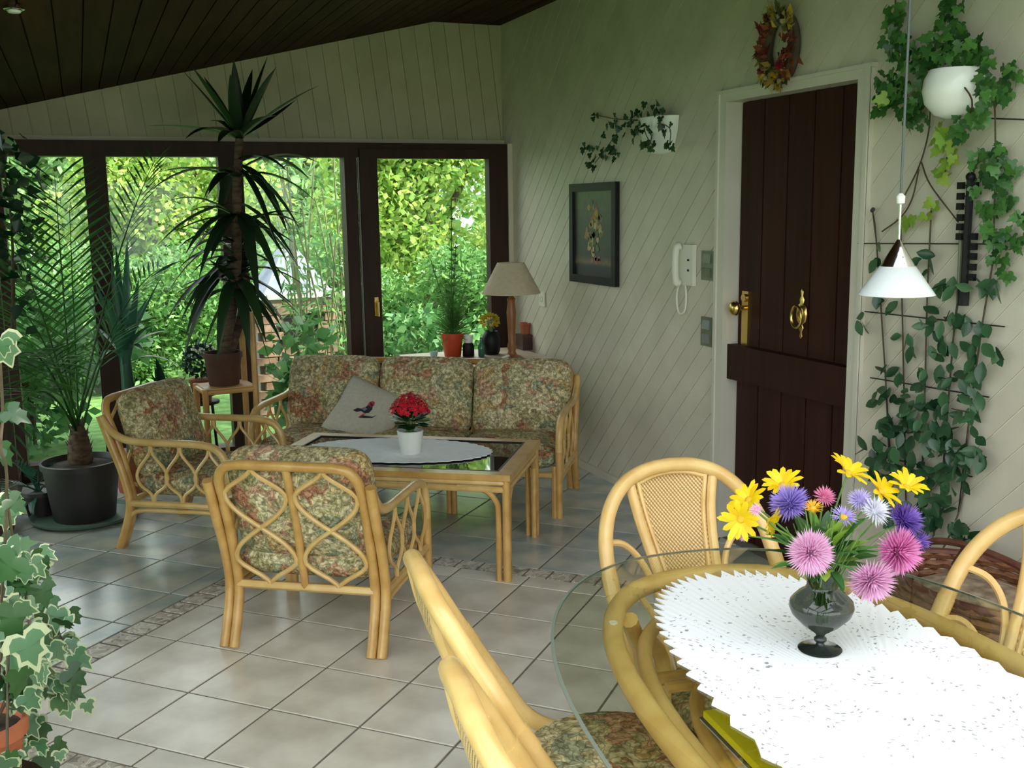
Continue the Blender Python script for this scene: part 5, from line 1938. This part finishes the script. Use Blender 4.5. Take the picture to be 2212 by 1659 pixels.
c0 = wp(2060, 196, 0.11)
bp_ = thing('hanging_bowl', 'round white hanging bowl planter with ivy, right of the door', 'planter', c0)
MB().lathe([(0.02, -0.086), (0.055, -0.074), (0.086, -0.040), (0.095, 0.0), (0.090, 0.038), (0.076, 0.066), (0.070, 0.066), (0.082, 0.035), (0.06, 0.03)], 26).build('bowl', M['white_ceramic'], bp_)
MB().tube([(0.09, 0, 0.02), (0.105, 0, 0.03)], 0.008, 8).build('wall_hook', M['white_ceramic'], bp_)
big = thing('climbing_ivy', 'lush green ivy climbing the wall around the white hanging bowl', 'plant', (c0.x, c0.y, c0.z + 0.05))
leaf_set(big, IVG, [(1935, 25, 24, 12, .05), (1938, 75, 30, 15, .06), (1950, 130, 40, 20, .08), (1990, 120, 35, 18, .09), (1925, 190, 36, 18, .07), (1960, 215, 40, 18, .08), (1905, 225, 22, 10, .05), (1985, 255, 26, 10, .06), (2055, 15, 24, 11, .05), (2055, 65, 35, 18, .08), (2085, 105, 40, 20, .12), (2030, 105, 30, 12, .12), (2120, 120, 26, 10, .10), (2005, 175, 24, 10, .09), (2140, 165, 30, 12, .14), (2125, 215, 26, 10, .18), (2180, 150, 22, 8, .05), (2165, 195, 24, 9, .05), (2110, 250, 24, 10, .14), (2075, 275, 24, 10, .1),
                    (2120, 345, 20, 6, .04), (2110, 400, 14, 4, .04), (2130, 455, 18, 6, .04), (2185, 360, 16, 5, .04), (2200, 520, 16, 5, .04), (2175, 590, 16, 4, .04), (2150, 330, 26, 12, .04), (2140, 380, 24, 10, .04), (2165, 400, 22, 8, .04), (2160, 450, 24, 11, .04), (2190, 430, 16, 5, .04), (2145, 500, 24, 10, .04), (2175, 520, 20, 6, .04), (2200, 470, 14, 5, .04), (2155, 560, 18, 6, .04)], 0.041)
leaf_set(big, IVY_, [(2040, 305, 18, 6, .06), (2050, 340, 14, 4, .05), (2045, 385, 12, 3, .04), (2020, 440, 10, 2, .04), (1968, 478, 12, 3, .04), (1998, 470, 8, 2, .04), (2035, 280, 14, 4, .08), (1925, 205, 14, 3, .1)], 0.045)
for pts in ([(2050, 175, .1), (2010, 150, .09), (1950, 140, .06), (1935, 60, .04), (1935, -30, .03)], [(2060, 165, .1), (2060, 90, .07), (2050, 20, .04), (2050, -30, .03)], [(2080, 170, .12), (2140, 190, .08), (2150, 320, .03), (2145, 560, .025)], [(2070, 170, .15), (2100, 230, .14), (2050, 320, .05), (2040, 390, .03)],
            [(2010, 230, .02), (2005, 290, .02), (1985, 360, .02), (1950, 430, .02)], [(1990, 350, .02), (2010, 400, .02), (2070, 480, .02)], [(1985, 365, .02), (1970, 430, .02), (1945, 470, .02), (1905, 500, .02)], [(2005, 180, .08), (1960, 215, .06), (1905, 225, .04)]):
    MB().tube(spline([wp(*p) - big.location for p in pts], 5), 0.0028, 5).build('stem', M['twig'], big)

# wire trellis with hoya
tl_ = thing('wire_trellis', 'thin dark wire trellis on the white wall right of the door', 'trellis', wp(1990, 700))
vw = [[(1885, 455), (1893, 520), (1912, 800), (1926, 1040)], [(1945, 460), (1948, 620), (1953, 860), (1957, 1080)], [(2012, 450), (2003, 640), (1998, 840), (1990, 1080)], [(2078, 600), (2062, 700), (2046, 900), (2030, 1100)], [(2146, 560), (2122, 700), (2094, 900), (2070, 1110)]]
for w_ in vw:
    MB().tube([wp(*p, 0.012) - tl_.location for p in w_], 0.0028, 5).build('upright_wire', M['wire'], tl_)
for w_ in ([(1853, 526), (2135, 527)], [(1868, 673), (2170, 706)], [(1880, 816), (2136, 858)], [(2140, 256), (2230, 259)], [(1900, 985), (2100, 1030)]):
    MB().tube([wp(*p, 0.017) - tl_.location for p in w_], 0.0026, 5).build('cross_wire', M['wire'], tl_)
MB().tube([wp(1884, 455, 0.012) - tl_.location, wp(1886, 452, 0.03) - tl_.location], 0.008, 6).build('wall_clip', M['black'], tl_)
HOY = MB()
prof = [(0, .05), (.12, .5), (.35, .95), (.55, 1.0), (.8, .62), (1, .04)]
vs = []
for t, w_ in prof:
    vs += [(-w_ * .27, t, .05 * w_), (0, t, -.02), (w_ * .27, t, .05 * w_)]
fs = []
for k in range(len(prof) - 1):
    a = 3 * k
    fs += [(a, a + 1, a + 4, a + 3), (a + 1, a + 2, a + 5, a + 4)]
HOY = HOY.add(vs, fs).mesh('leaf', M['hoya'], 0)
q = wp(1975, 1200, 0.20)
hoy = thing('climbing_hoya', 'dark green hoya climbing the wire trellis right of the door', 'plant', (q.x, q.y, 0))
MB().lathe([(0.11, 0), (0.115, 0.005), (0.145, 0.24), (0.152, 0.24), (0.152, 0.27), (0.14, 0.27), (0.135, 0.23)], 24).build('pot', M['terracotta'], hoy)
MB().lathe([(0.137, 0.24), (0.001, 0.25)], 18, cap0=False).build('soil', M['soil'], hoy)
leaf_set(hoy, HOY, [(1893, 545, 16, 3, 0.04), (1905, 640, 22, 3, 0.04), (1868, 690, 18, 3, 0.04), (1940, 660, 12, 2, 0.04), (2005, 560, 22, 5, 0.04), (2040, 610, 26, 7, 0.04), (2070, 690, 26, 5, 0.04), (2035, 690, 20, 4, 0.04), (2130, 620, 30, 8, 0.04), (2105, 690, 26, 5, 0.04), (1965, 735, 24, 5, 0.04), (1998, 700, 18, 3, 0.04), (2035, 745, 26, 7, 0.04), (2110, 745, 30, 8, 0.04), (2150, 760, 20, 3, 0.04), (2055, 800, 28, 8, 0.04), (2110, 800, 24, 5, 0.04), (1935, 800, 24, 5, 0.04), (1990, 810, 22, 5, 0.045), (1905, 850, 26, 7, 0.045), (1965, 870, 30, 13, 0.045), (2020, 870, 30, 13, 0.045), (2095, 880, 34, 13, 0.045), (1930, 920, 34, 16, 0.05), (1985, 930, 36, 16, 0.05), (2045, 940, 36, 14, 0.05), (2095, 960, 26, 9, 0.045), (1890, 970, 30, 13, 0.05), (1945, 985, 36, 17, 0.06), (2005, 1000, 36, 16, 0.06), (2065, 1010, 34, 13, 0.05), (2110, 985, 22, 7, 0.045), (1920, 1040, 32, 13, 0.06), (2030, 1060, 34, 13, 0.06), (2000, 1110, 34, 13, 0.07), (2050, 1110, 26, 8, 0.05), (2075, 1140, 22, 7, 0.05), (1960, 1160, 30, 9, 0.07), (2090, 1175, 14, 4, 0.05), (1930, 1110, 24, 7, 0.08)], 0.062, hang=-.45)
for w_ in vw:
    pts = [Vector((0, 0, 0.22))] + [wp(*p, 0.018) - hoy.location for p in reversed(w_)]
    MB().tube(spline(pts, 5), 0.003, 5).build('stem', M['twig'], hoy)
# black rod with little blocks
c0 = wp(2085, 520)
rd = thing('black_rod', 'black wooden rod with rows of small square blocks on the wall', 'wall decor', c0)
p0, p1 = wp(2097, 382, .03) - rd.location, wp(2080, 660, .03) - rd.location
MB().tube([p0, p1], 0.012, 8).build('rod', M['black'], rd)
MB().ball(p0, 0.016, 10, 7).build('finial', M['black'], rd)
MB().tube([p1, p1 + (p0 - p1) * 0.15], 0.018, 8).build('grip', M['black'], rd)
MB().tube([wp(2077, 490, .02) - rd.location, wp(2070, 655, .02) - rd.location], 0.007, 8).build('thin_rod', M['plate'], rd)
for (px, py) in [(2076, 401), (2075, 424), (2074, 446), (2075, 470), (2074, 490), (2073, 511), (2106, 401), (2104, 511), (2103, 533), (2102, 554), (2101, 577), (2100, 599)]:
    p = wp(px, py, .03) - rd.location
    MB().box(p, (0.012, 0.024, 0.022)).build('block', M['black'], rd, 20)
    MB().tube([p, Vector((p.x, (p0 + (p1 - p0) * ((py - 382) / 278)).y, p.z))], 0.003, 5).build('block_peg', M['black'], rd)

# wicker basket by the wall
q = at_x(2150, 1262, 2.42)
bk = thing('wicker_basket', 'brown wicker basket with a tall hoop handle on the floor by the wall', 'basket', (2.40, q.y + 0.02, 0))
ZB = q.z
M['wicker'] = pmat('wicker', (0.14, 0.05, 0.02), (0.26, 0.11, 0.045), 40, 0.6, stretch=(1, 1, 3), bump=0.5)
M['dark_wicker'] = pmat('dark_wicker', (0.09, 0.025, 0.015), (0.15, 0.05, 0.03), 20, 0.5)
bm2 = MB()
rows = 14
nst = 26
for r in range(rows):
    f = r / (rows - 1)
    rx, ry = 0.14 + 0.07 * f ** .7, 0.20 + 0.10 * f ** .7
    z = ZB * (0.1 + 0.88 * f)
    pts = []
    for k in range(nst * 2):
        a = 2 * PI * k / (nst * 2)
        o = 1 + (0.022 if (k + r) % 2 else -0.022)
        pts.append((rx * o * math.cos(a), ry * o * math.sin(a), z))
    bm2.tube(pts, 0.5 * ZB / rows, 6, closed=True)
bm2.build('woven_side', M['wicker'], bk)['kind'] = 'stuff'
MB().lathe([(0.135, 0.0), (0.14, ZB * .08)], 24, sy=1.42).build('bottom', M['wicker'], bk)
MB().tube([(0.212 * math.cos(a), 0.302 * math.sin(a), ZB) for a in np.linspace(0, 2 * PI, 36, endpoint=False)], 0.014, 8, closed=True).build('rim', M['dark_wicker'], bk)
zh = at_x(2105, 1186, 2.40).z
MB().tube(spline([(0, -0.30, ZB), (0, -0.24, ZB + (zh - ZB) * .6), (0, -0.10, zh), (0, 0.10, zh), (0, 0.24, ZB + (zh - ZB) * .6), (0, 0.30, ZB)], 6), 0.011, 8).build('handle', M['dark_wicker'], bk)
MB().tube(spline([(0.03, 0.10, zh - 0.005), (0.035, 0.13, (zh + ZB) / 2), (0.04, 0.16, ZB)], 4), 0.009, 8).build('handle_brace', M['dark_wicker'], bk)
cl_ = MB().cushion((0.33, 0.46, 0.10), (0, 0, 0), None, 0.7).build('folded_blanket', pmat('brown_cloth', (0.20, 0.13, 0.08), (0.42, 0.32, 0.22), 25, 0.95), None, 0)
cl_.location = (2.40, q.y + 0.02, ZB - 0.075)
tag(cl_, 'mottled brown blanket folded inside the wicker basket', 'blanket')

# ================================================================== CORNER TABLE BEHIND THE SOFA
zt_ = at_y(1040, 766, 6.25).z
cb = thing('corner_table', 'narrow pale wooden table in the corner behind the sofa, holding lamp and pots', 'table', (2.27, 6.14, 0))
M['pale_wood'] = pmat('pale_wood', (0.50, 0.40, 0.27), (0.60, 0.50, 0.36), 5, 0.5)
MB().span((-0.42, -0.36, zt_ - 0.03), (0.40, 0.36, zt_)).build('top', M['pale_wood'], cb, 20)
for a in (-0.38, 0.36):
    for b in (-0.32, 0.33):
        MB().span((a - 0.018, b - 0.018, 0), (a + 0.018, b + 0.018, zt_ - 0.03)).build('leg', M['pale_wood'], cb, 20)
ZC = zt_ + 0.0005


def on_table(px, Y=6.28):
    d = ray(px, 760)
    return Vector((d.x * Y / d.y, Y, ZC))


p = on_table(1106, 5.90)
la = thing('table_lamp', 'table lamp with a turned wooden foot and beige cone shade in the corner', 'lamp', p)
M['lamp_wood'] = pmat('lamp_wood', (0.22, 0.075, 0.02), (0.34, 0.13, 0.04), 9, 0.35, stretch=(1, 1, .3))
MB().lathe([(0.075, 0), (0.078, 0.012), (0.06, 0.028), (0.03, 0.04), (0.022, 0.06), (0.03, 0.09), (0.022, 0.12), (0.024, 0.2), (0.030, 0.3), (0.022, 0.36), (0.026, 0.38), (0.012, 0.40)], 20).build('foot', M['lamp_wood'], la)
z0 = at_y(1105, 634, 5.90).z - ZC
z1 = at_y(1105, 567, 5.90).z - ZC
shm = pmat('beige_shade', (0.60, 0.50, 0.34), (0.66, 0.56, 0.40), 40, 0.9)
MB().lathe([(0.178, z0), (0.180, z0 + 0.003), (0.082, z1), (0.079, z1), (0.174, z0 + 0.004)], 36, cap0=False, cap1=False).build('shade', shm, la, 60)
MB().tube([(0, 0, 0.39), (0, 0, z1 - 0.02)], 0.008, 8).build('stem', M['brass'], la)
MB().tube([(-0.082, 0, z1 - 0.015), (0.082, 0, z1 - 0.015)], 0.003, 6).build('shade_bar', M['brass'], la)
p = on_table(978, 6.26)
rp2 = thing('potted_asparagus', 'tall feathery green plant in a red pot on the corner table', 'plant', p)
MB().lathe([(0.050, 0), (0.053, 0.004), (0.066, 0.115), (0.072, 0.115), (0.073, 0.15), (0.064, 0.15), (0.060, 0.12)], 22).build('pot', M['red_pot'], rp2)
MB().lathe([(0.063, 0.128), (0.001, 0.132)], 16, cap0=False).build('soil', M['soil'], rp2)
M['feather'] = leaf_mat('feather_leaf', (0.09, 0.26, 0.05), (0.18, 0.40, 0.10), 0.4, 0.5, True)
for (px, py, wd, n) in ((975, 430, 26, 420), (985, 520, 45, 380), (960, 600, 60, 300), (1010, 600, 50, 260), (930, 560, 40, 140)):
    fm2 = MB()
    tip = at_y(px, py, 6.26 + rp.uniform(-.05, .05)) - p
    pts = spline([(0, 0, 0.13), (tip.x * .3, tip.y * .3, tip.z * .5), tip], 8)
    fm2.tube(pts, 0.003, 5)
    for k in range(n):
        f = rp.random() ** 0.8
        b = pts[int(f * (len(pts) - 1))]
        d = Vector((rp.gauss(0, 1), rp.gauss(0, 1), rp.gauss(.8, .6))).normalized()
        l = wd / 330 * (1.15 - f) * rp.uniform(.5, 1.1)
        s_ = d.orthogonal().normalized() * 0.0035
        fm2.add([b, b + d * l * .5 + s_, b + d * l, b + d * l * .5 - s_], [(0, 1, 2, 3)])
    fm2.build('frond', M['feather'], rp2, 0)['kind'] = 'stuff'
p = on_table(1012, 6.22)
o = thing('black_vase', 'black vase with a white beaker shaped top beside the red pot', 'vase', p)
MB().lathe([(0.035, 0), (0.038, 0.005), (0.036, 0.07), (0.030, 0.085)], 16).build('body', M['black'], o)
MB().lathe([(0.022, 0.085), (0.028, 0.09), (0.030, 0.135), (0.027, 0.135), (0.02, 0.10)], 16).build('white_neck', M['white_ceramic'], o)
p = on_table(937, 6.22)
o = thing('glass_cup', 'small pale blue glass cup on the corner table, left of the red pot', 'cup', p)
MB().lathe([(0.016, 0), (0.020, 0.004), (0.027, 0.045), (0.025, 0.045), (0.018, 0.01)], 18).build('body', pmat('pale_blue_glass', (0.45, 0.62, 0.66), rough=0.15), o)
MB().lathe([(0.042, 0.0), (0.045, 0.003), (0.02, 0.002)], 18).build('saucer', pmat('pale_blue', (0.4, 0.55, 0.58), rough=0.2), o)
o.location.z += 0.0005
p = on_table(1062, 6.24)
o = thing('yellow_flower_vase', 'black vase with a bunch of yellow flowers left of the corner lamp', 'vase', p)
MB().lathe([(0.045, 0), (0.055, 0.02), (0.060, 0.10), (0.045, 0.145), (0.040, 0.15), (0.034, 0.14)], 20).build('body', M['black'], o)
yf = MB()
for k in range(260):
    d = Vector((rp.gauss(0, 1), rp.gauss(0, 1), rp.gauss(.3, 1))).normalized()
    c_ = Vector((-0.01, 0, 0.215)) + Vector((d.x * .055, d.y * .05, d.z * .038)) * rp.uniform(.6, 1)
    s_ = d.orthogonal().normalized() * .008
    yf.add([c_, c_ + d * .012 + s_, c_ + d * .022, c_ + d * .012 - s_], [(0, 1, 2, 3)])
yf.build('flowers', leaf_mat('small_yellow_petal', (0.50, 0.36, 0.02), (0.62, 0.48, 0.05), .2, .6, True), o, 0)['kind'] = 'stuff'
MB().tube([(0, 0, .13), (-.005, 0, .21)], .012, 6).build('stems', M['stem_green'], o)
p = on_table(1040, 6.17)
o = thing('green_bottle', 'small green glass bottle between the black vases on the corner table', 'bottle', p)
MB().lathe([(0.018, 0), (0.021, 0.004), (0.021, 0.07), (0.009, 0.09), (0.009, 0.12), (0.011, 0.122)], 14).build('body', pmat('green_glass', (0.03, 0.16, 0.10), rough=0.1), o)
MB().tube([(0, 0, .122), (0, 0, .135)], .007, 8).build('stopper', M['white_ceramic'], o)
p = on_table(1134, 6.36)
o = thing('dark_box', 'dark red box at the right end of the corner table behind the lamp', 'box', (p.x + 0.01, p.y, ZC))
MB().span((-0.05, -0.06, 0), (0.05, 0.06, 0.085)).build('body', pmat('dark_red_box', (0.05, 0.012, 0.012), rough=0.4), o, 20)
MB().span((-0.052, -0.062, 0.085), (0.052, 0.062, 0.10)).build('lid', pmat('dark_red_lid', (0.07, 0.016, 0.014), rough=0.4), o, 20)
o2_ = thing('terracotta_pot', 'empty terracotta pot on top of the dark red box', 'pot', (p.x + 0.005, p.y, ZC + 0.1005))
MB().lathe([(0.028, 0), (0.036, 0.055), (0.041, 0.055), (0.041, 0.075), (0.035, 0.075), (0.03, 0.02)], 18).build('body', M['terracotta'], o2_)
MB().tube([(0.0411 * math.cos(a), 0.0411 * math.sin(a), 0.058) for a in np.linspace(0, 2 * PI, 20, endpoint=False)], 0.002, 5, closed=True).build('rim_band', M['terracotta'], o2_)

# ================================================================== PENDANT LAMP
PD = 2.85
pc_ = at_d(1936, 637, PD)
pend = thing('pendant_lamp', 'white glass cone pendant lamp with a chrome cap hanging over the dining table', 'lamp', pc_)
k_ = PD / 2258
H1 = 62 * k_
H2 = H1 + 56 * k_
opal = pmat('opal_glass', (0.86, 0.90, 0.91), rough=0.2)
MB().lathe([(79 * k_, 0.0), (80 * k_, 0.0015), (37 * k_, H1), (35 * k_, H1), (77 * k_, 0.002)], 40, cap0=False, cap1=False).build('shade', opal, pend, 60)
MB().lathe([(36.5 * k_, H1 - 0.002), (36.5 * k_, H1), (4 * k_, H2), (0.002, H2 + 0.002)], 32).build('chrome_cap', M['chrome'], pend)
MB().tube([(0, 0, H2), (0, 0, H2 + 82 * k_)], 0.0035, 8).build('rod', M['chrome'], pend)
MB().lathe([(0.003, 0), (0.011, 0.004), (0.012, 0.022), (0.005, 0.03)], 16, (0, 0, H2 + 74 * k_)).build('grip', M['white_ceramic'], pend)
ztop = roof_z(pc_.x) - pc_.z
if pc_.y < ROOF_Y:
    ztop = roof_z(pc_.x) - 0.011 - pc_.z
MB().tube([(0, 0, H2 + 80 * k_), (0, 0, ztop - 0.001)], 0.0035, 7).build('cable', pmat('grey_cable', (0.10, 0.12, 0.12), rough=0.5), pend)
MB().lathe([(0.045, ztop - 0.03), (0.05, ztop - 0.028), (0.05, ztop - 0.001)], 18).build('ceiling_rose', M['white_ceramic'], pend)
MB().ball((0, 0, 0.035), 0.022, 12, 8).build('bulb', M['white_ceramic'], pend)

# ================================================================== VASE WITH FLOWERS
vb = at_z(1771, 1403, ZG + 0.004)
vd = (vb - CAM_P).dot(fwd)
vase = thing('glass_vase', 'smoked grey glass vase with a round belly and foot, on the lace cloth', 'vase', (vb.x, vb.y, ZG + 0.0048))
s = vd / 2258 * 1.04
prof = [(0.001, 0.0), (44 * s, 0.0), (45 * s, 2 * s), (40 * s, 5 * s), (10 * s, 9 * s), (7 * s, 15 * s), (13 * s, 20 * s), (13 * s, 25 * s), (8 * s, 29 * s), (12 * s, 36 * s), (38 * s, 55 * s), (60 * s, 78 * s), (66 * s, 94 * s), (63 * s, 106 * s), (48 * s, 122 * s), (34 * s, 132 * s), (31 * s, 140 * s), (33 * s, 165 * s), (36 * s, 178 * s)]
MB().lathe(prof, 36, cap0=False, cap1=False).build('body', M['smoke_glass'], vase, 60)
MB().lathe([(0.001, 0.0012), (42 * s, 0.0012), (42 * s, 0.003), (9 * s, 8.5 * s), (6.4 * s, 15 * s), (12 * s, 20.5 * s), (12 * s, 24.5 * s), (7 * s, 29 * s)], 30, cap0=False, cap1=True).build('foot', pmat('smoked_foot', (0.19, 0.21, 0.21), rough=0.25), vase, 60)
VM = Vector((vase.location.x, vase.location.y, vase.location.z + 172 * s))


def bloom_axes(px, py, dist, face):
    c = at_d(px, py, dist)
    n_ = (rgt * face[0] - upv * face[1] - fwd * face[2]).normalized()
    return c, n_


M['yellow_petal'] = leaf_mat('yellow_petal', (0.78, 0.50, 0.0), (0.88, 0.66, 0.01), 0.3, 0.5)
M['yellow_eye'] = pmat('yellow_eye', (0.55, 0.28, 0.01), (0.66, 0.40, 0.02), 60, 0.8)


def petal_mat(name, c1, c2):
    return leaf_mat(name, c1, c2, 0.3, 0.6, True)


PM = {'purple': petal_mat('purple_petal', (0.34, 0.24, 0.70), (0.52, 0.40, 0.84)), 'violet': petal_mat('violet_petal', (0.20, 0.10, 0.52), (0.34, 0.20, 0.66)), 'pink': petal_mat('pink_petal', (0.84, 0.42, 0.68), (0.90, 0.58, 0.80)), 'hotpink': petal_mat('hotpink_petal', (0.78, 0.20, 0.52), (0.88, 0.38, 0.68)), 'white': petal_mat('white_petal', (0.78, 0.76, 0.88), (0.86, 0.85, 0.92)), 'lilac': petal_mat('lilac_petal', (0.50, 0.40, 0.80), (0.66, 0.58, 0.88)), 'rose': petal_mat('rose_petal', (0.78, 0.22, 0.42), (0.86, 0.32, 0.52)), 'orange': petal_mat('orange_petal', (0.85, 0.36, 0.0), (0.9, 0.5, 0.02))}


def stem_for(t, c, n_):
    a = c - n_ * 0.004
    j = VM + Vector((rp.uniform(-1, 1), rp.uniform(-1, 1), 0)) * 20 * s
    inside = Vector((vase.location.x, vase.location.y, vase.location.z + 60 * s)) + Vector((rp.uniform(-1, 1), rp.uniform(-1, 1), 0)) * 14 * s
    m_ = (a + j) / 2 + Vector((0, 0, 0.008)) - n_ * 0.015
    MB().tube(spline([inside, j, m_, a], 5), 0.0019, 6).build('stem', M['stem_green'], t)


def daisy(px, py, r, dist, face, label, npet=13):
    c, n_ = bloom_axes(px, py, dist, face)
    t = thing('yellow_daisy', label, 'flower', c, 0, 'yellow daisies in the vase')
    R = r * dist / 2258
    x_ = n_.orthogonal().normalized()
    y_ = n_.cross(x_)
    base = rp.random()
    for k in range(npet):
        a = 2 * PI * (k + base) / npet + rp.uniform(-.1, .1)
        d = x_ * math.cos(a) + y_ * math.sin(a)
        sd = n_.cross(d)
        l, w = R * rp.uniform(1.0, 1.22), R * .18
        dr_ = rp.uniform(.25, .6)
        vs = [d * R * .12 - sd * w * .4, d * R * .12 + sd * w * .4, d * l * .5 + n_ * l * dr_ * .6 + sd * w, d * l * .85 + n_ * l * dr_ * .75 + sd * w * .75, d * l + n_ * l * dr_ * .7, d * l * .85 + n_ * l * dr_ * .75 - sd * w * .75, d * l * .5 + n_ * l * dr_ * .6 - sd * w]
        MB().add(vs, [(0, 1, 2, 6), (6, 2, 3, 5), (5, 3, 4)]).build('petal', M['yellow_petal'], t, 0)
    MB().ball((0, 0, 0), (R * .22, R * .22, R * .14), 12, 6, 0, frame_to(x_, y_, n_, (0, 0, 0)).to_3x3()).build('flower_eye', M['yellow_eye'], t)
    stem_for(t, c, n_)
    for ch in t.children:
        if ch.name.startswith('stem'):
            ch.matrix_local = Matrix.Translation(-c)


def aster(px, py, r, dist, face, col, label, n=150, cup=0.9, eye=False, squash=1.0):
    c, n_ = bloom_axes(px, py, dist, face)
    t = thing('aster', label, 'flower', c, 0, 'asters in the vase')
    R = r * dist / 2258
    x_ = n_.orthogonal().normalized()
    y_ = n_.cross(x_)
    mb = MB()
    for k in range(n):
        th_ = (1.85 * math.sqrt((k + .5) / n)) * cup + rp.uniform(-.06, .06)
        if eye:
            th_ = rp.uniform(1.15, 1.5)
        a = k * 2.39996
        d = n_ * math.cos(th_) + (x_ * math.cos(a) + y_ * math.sin(a)) * math.sin(th_)
        l = R * rp.uniform(.82, 1.06)
        sd = d.cross(n_)
        if sd.length < .05:
            sd = x_.copy()
        sd.normalize()
        w = R * .055
        nb_ = sd.cross(d)
        p0_ = d * l * .15
        mb.add([p0_, d * l * .55 + sd * w + nb_ * l * .05, d * l, d * l * .55 - sd * w + nb_ * l * .05], [(0, 1, 2, 3)])
    mb.build('flower_head', PM[col], t, 0)['kind'] = 'stuff'
    MB().ball((0, 0, 0), (R * (.3 if eye else .2),) * 3, 10, 6, 0, frame_to(x_, y_, n_ * (.5 if eye else 1), (0, 0, 0)).to_3x3()).build('flower_eye', M['yellow_eye'] if eye else PM[col], t)
    stem_for(t, c, n_)
    for ch in t.children:
        if ch.name.startswith('stem'):
            ch.matrix_local = Matrix.Translation(-c)


D0 = vd
daisy(1832, 1022, 44, D0 + .02, (.35, -.8, .45), 'yellow daisy standing highest in the bouquet')
daisy(1902, 1062, 42, D0 + .03, (.5, -.5, .6), 'yellow daisy between the highest one and the far right one')
daisy(1957, 1052, 40, D0 + .05, (.2, -.75, .5), 'yellow daisy at the upper right of the bouquet')
daisy(1690, 1048, 40, D0 + .05, (-.3, -.7, .55), 'yellow daisy above the purple aster, upper left of the bouquet')
daisy(1617, 1080, 40, D0, (-.55, -.55, .5), 'yellow daisy pointing up at the left of the bouquet')
daisy(1600, 1122, 42, D0 - .02, (-.35, .1, .9), 'yellow daisy at the far left of the bouquet')
daisy(1660, 1125, 32, D0 - .03, (.75, .3, .5), 'small yellow daisy hanging beside the far left one')
aster(1708, 1092, 50, D0 + .01, (-.45, -.6, .5), 'purple', 'purple aster under the upper left yellow daisy', 220, .85)
aster(1948, 1128, 50, D0 + .03, (.6, -.5, .5), 'violet', 'deep violet aster at the right edge of the bouquet', 220, .9)
aster(1984, 1168, 30, D0 + .02, (.8, .1, .5), 'violet', 'small violet aster at the far right below the deep violet one', 70)
aster(1822, 1118, 34, D0 - .05, (.0, -.75, .55), 'purple', 'open lilac aster with a yellow eye in the middle of the bouquet', 40, 1.0, True)
aster(1856, 1082, 32, D0 - .01, (.1, -.6, .7), 'lilac', 'pale lilac aster next to the white one', 90)
aster(1888, 1106, 38, D0 - .03, (.35, -.5, .75), 'white', 'white aster in the middle right of the bouquet', 100)
aster(1780, 1075, 28, D0 + .01, (.1, -.6, .7), 'rose', 'small rose pink aster at the top middle of the bouquet', 80)
aster(1633, 1102, 17, D0 - .04, (-.3, -.4, .8), 'pink', 'tiny pink aster between the left yellow daisies', 50)
aster(1607, 1158, 15, D0 - .01, (-.4, .4, .7), 'pink', 'tiny pink aster under the far left yellow daisy', 50)
aster(1757, 1098, 24, D0 - .03, (-.1, -.7, .6), 'orange', 'small orange aster below the rose pink one', 40, 1.0, True)
aster(1750, 1194, 55, D0 - .10, (-.15, .05, .95), 'pink', 'big pale pink aster hanging at the left above the vase', 300)
aster(1936, 1190, 58, D0 - .05, (.35, .1, .9), 'hotpink', 'big hot pink aster at the right of the bouquet', 300)
aster(1880, 1250, 56, D0 - .10, (.1, .45, .85), 'pink', 'big pink aster hanging lowest at the right of the vase', 300)
gr = thing('bouquet_greenery', 'green leaves and fine stalks in the middle of the vase bouquet', 'greenery', VM)
for k in range(70):
    a = rp.uniform(0, 2 * PI)
    el = rp.uniform(.1, 1.4)
    d = Vector((math.cos(a) * math.cos(el), math.sin(a) * math.cos(el), math.sin(el)))
    b_ = d * rp.uniform(.01, .06)
    broad_leaf(b_, d + Vector((0, 0, rp.uniform(-.2, .2))), rp.uniform(.05, .09), rp.uniform(.016, .032), sag=.3).build('leaf', M['ivy'] if k % 3 else M['ivy_young'], gr, 0)
fs2_ = MB()
for k in range(60):
    a = rp.uniform(0, 2 * PI)
    el = rp.uniform(.5, 1.5)
    d = Vector((math.cos(a) * math.cos(el), math.sin(a) * math.cos(el), math.sin(el)))
    fs2_.tube([Vector((rp.uniform(-.012, .012), rp.uniform(-.012, .012), -.06)), d * rp.uniform(.07, .12)], 0.0011, 4)
fs2_.build('fine_stalks', M['stem_green'], gr)['kind'] = 'stuff'
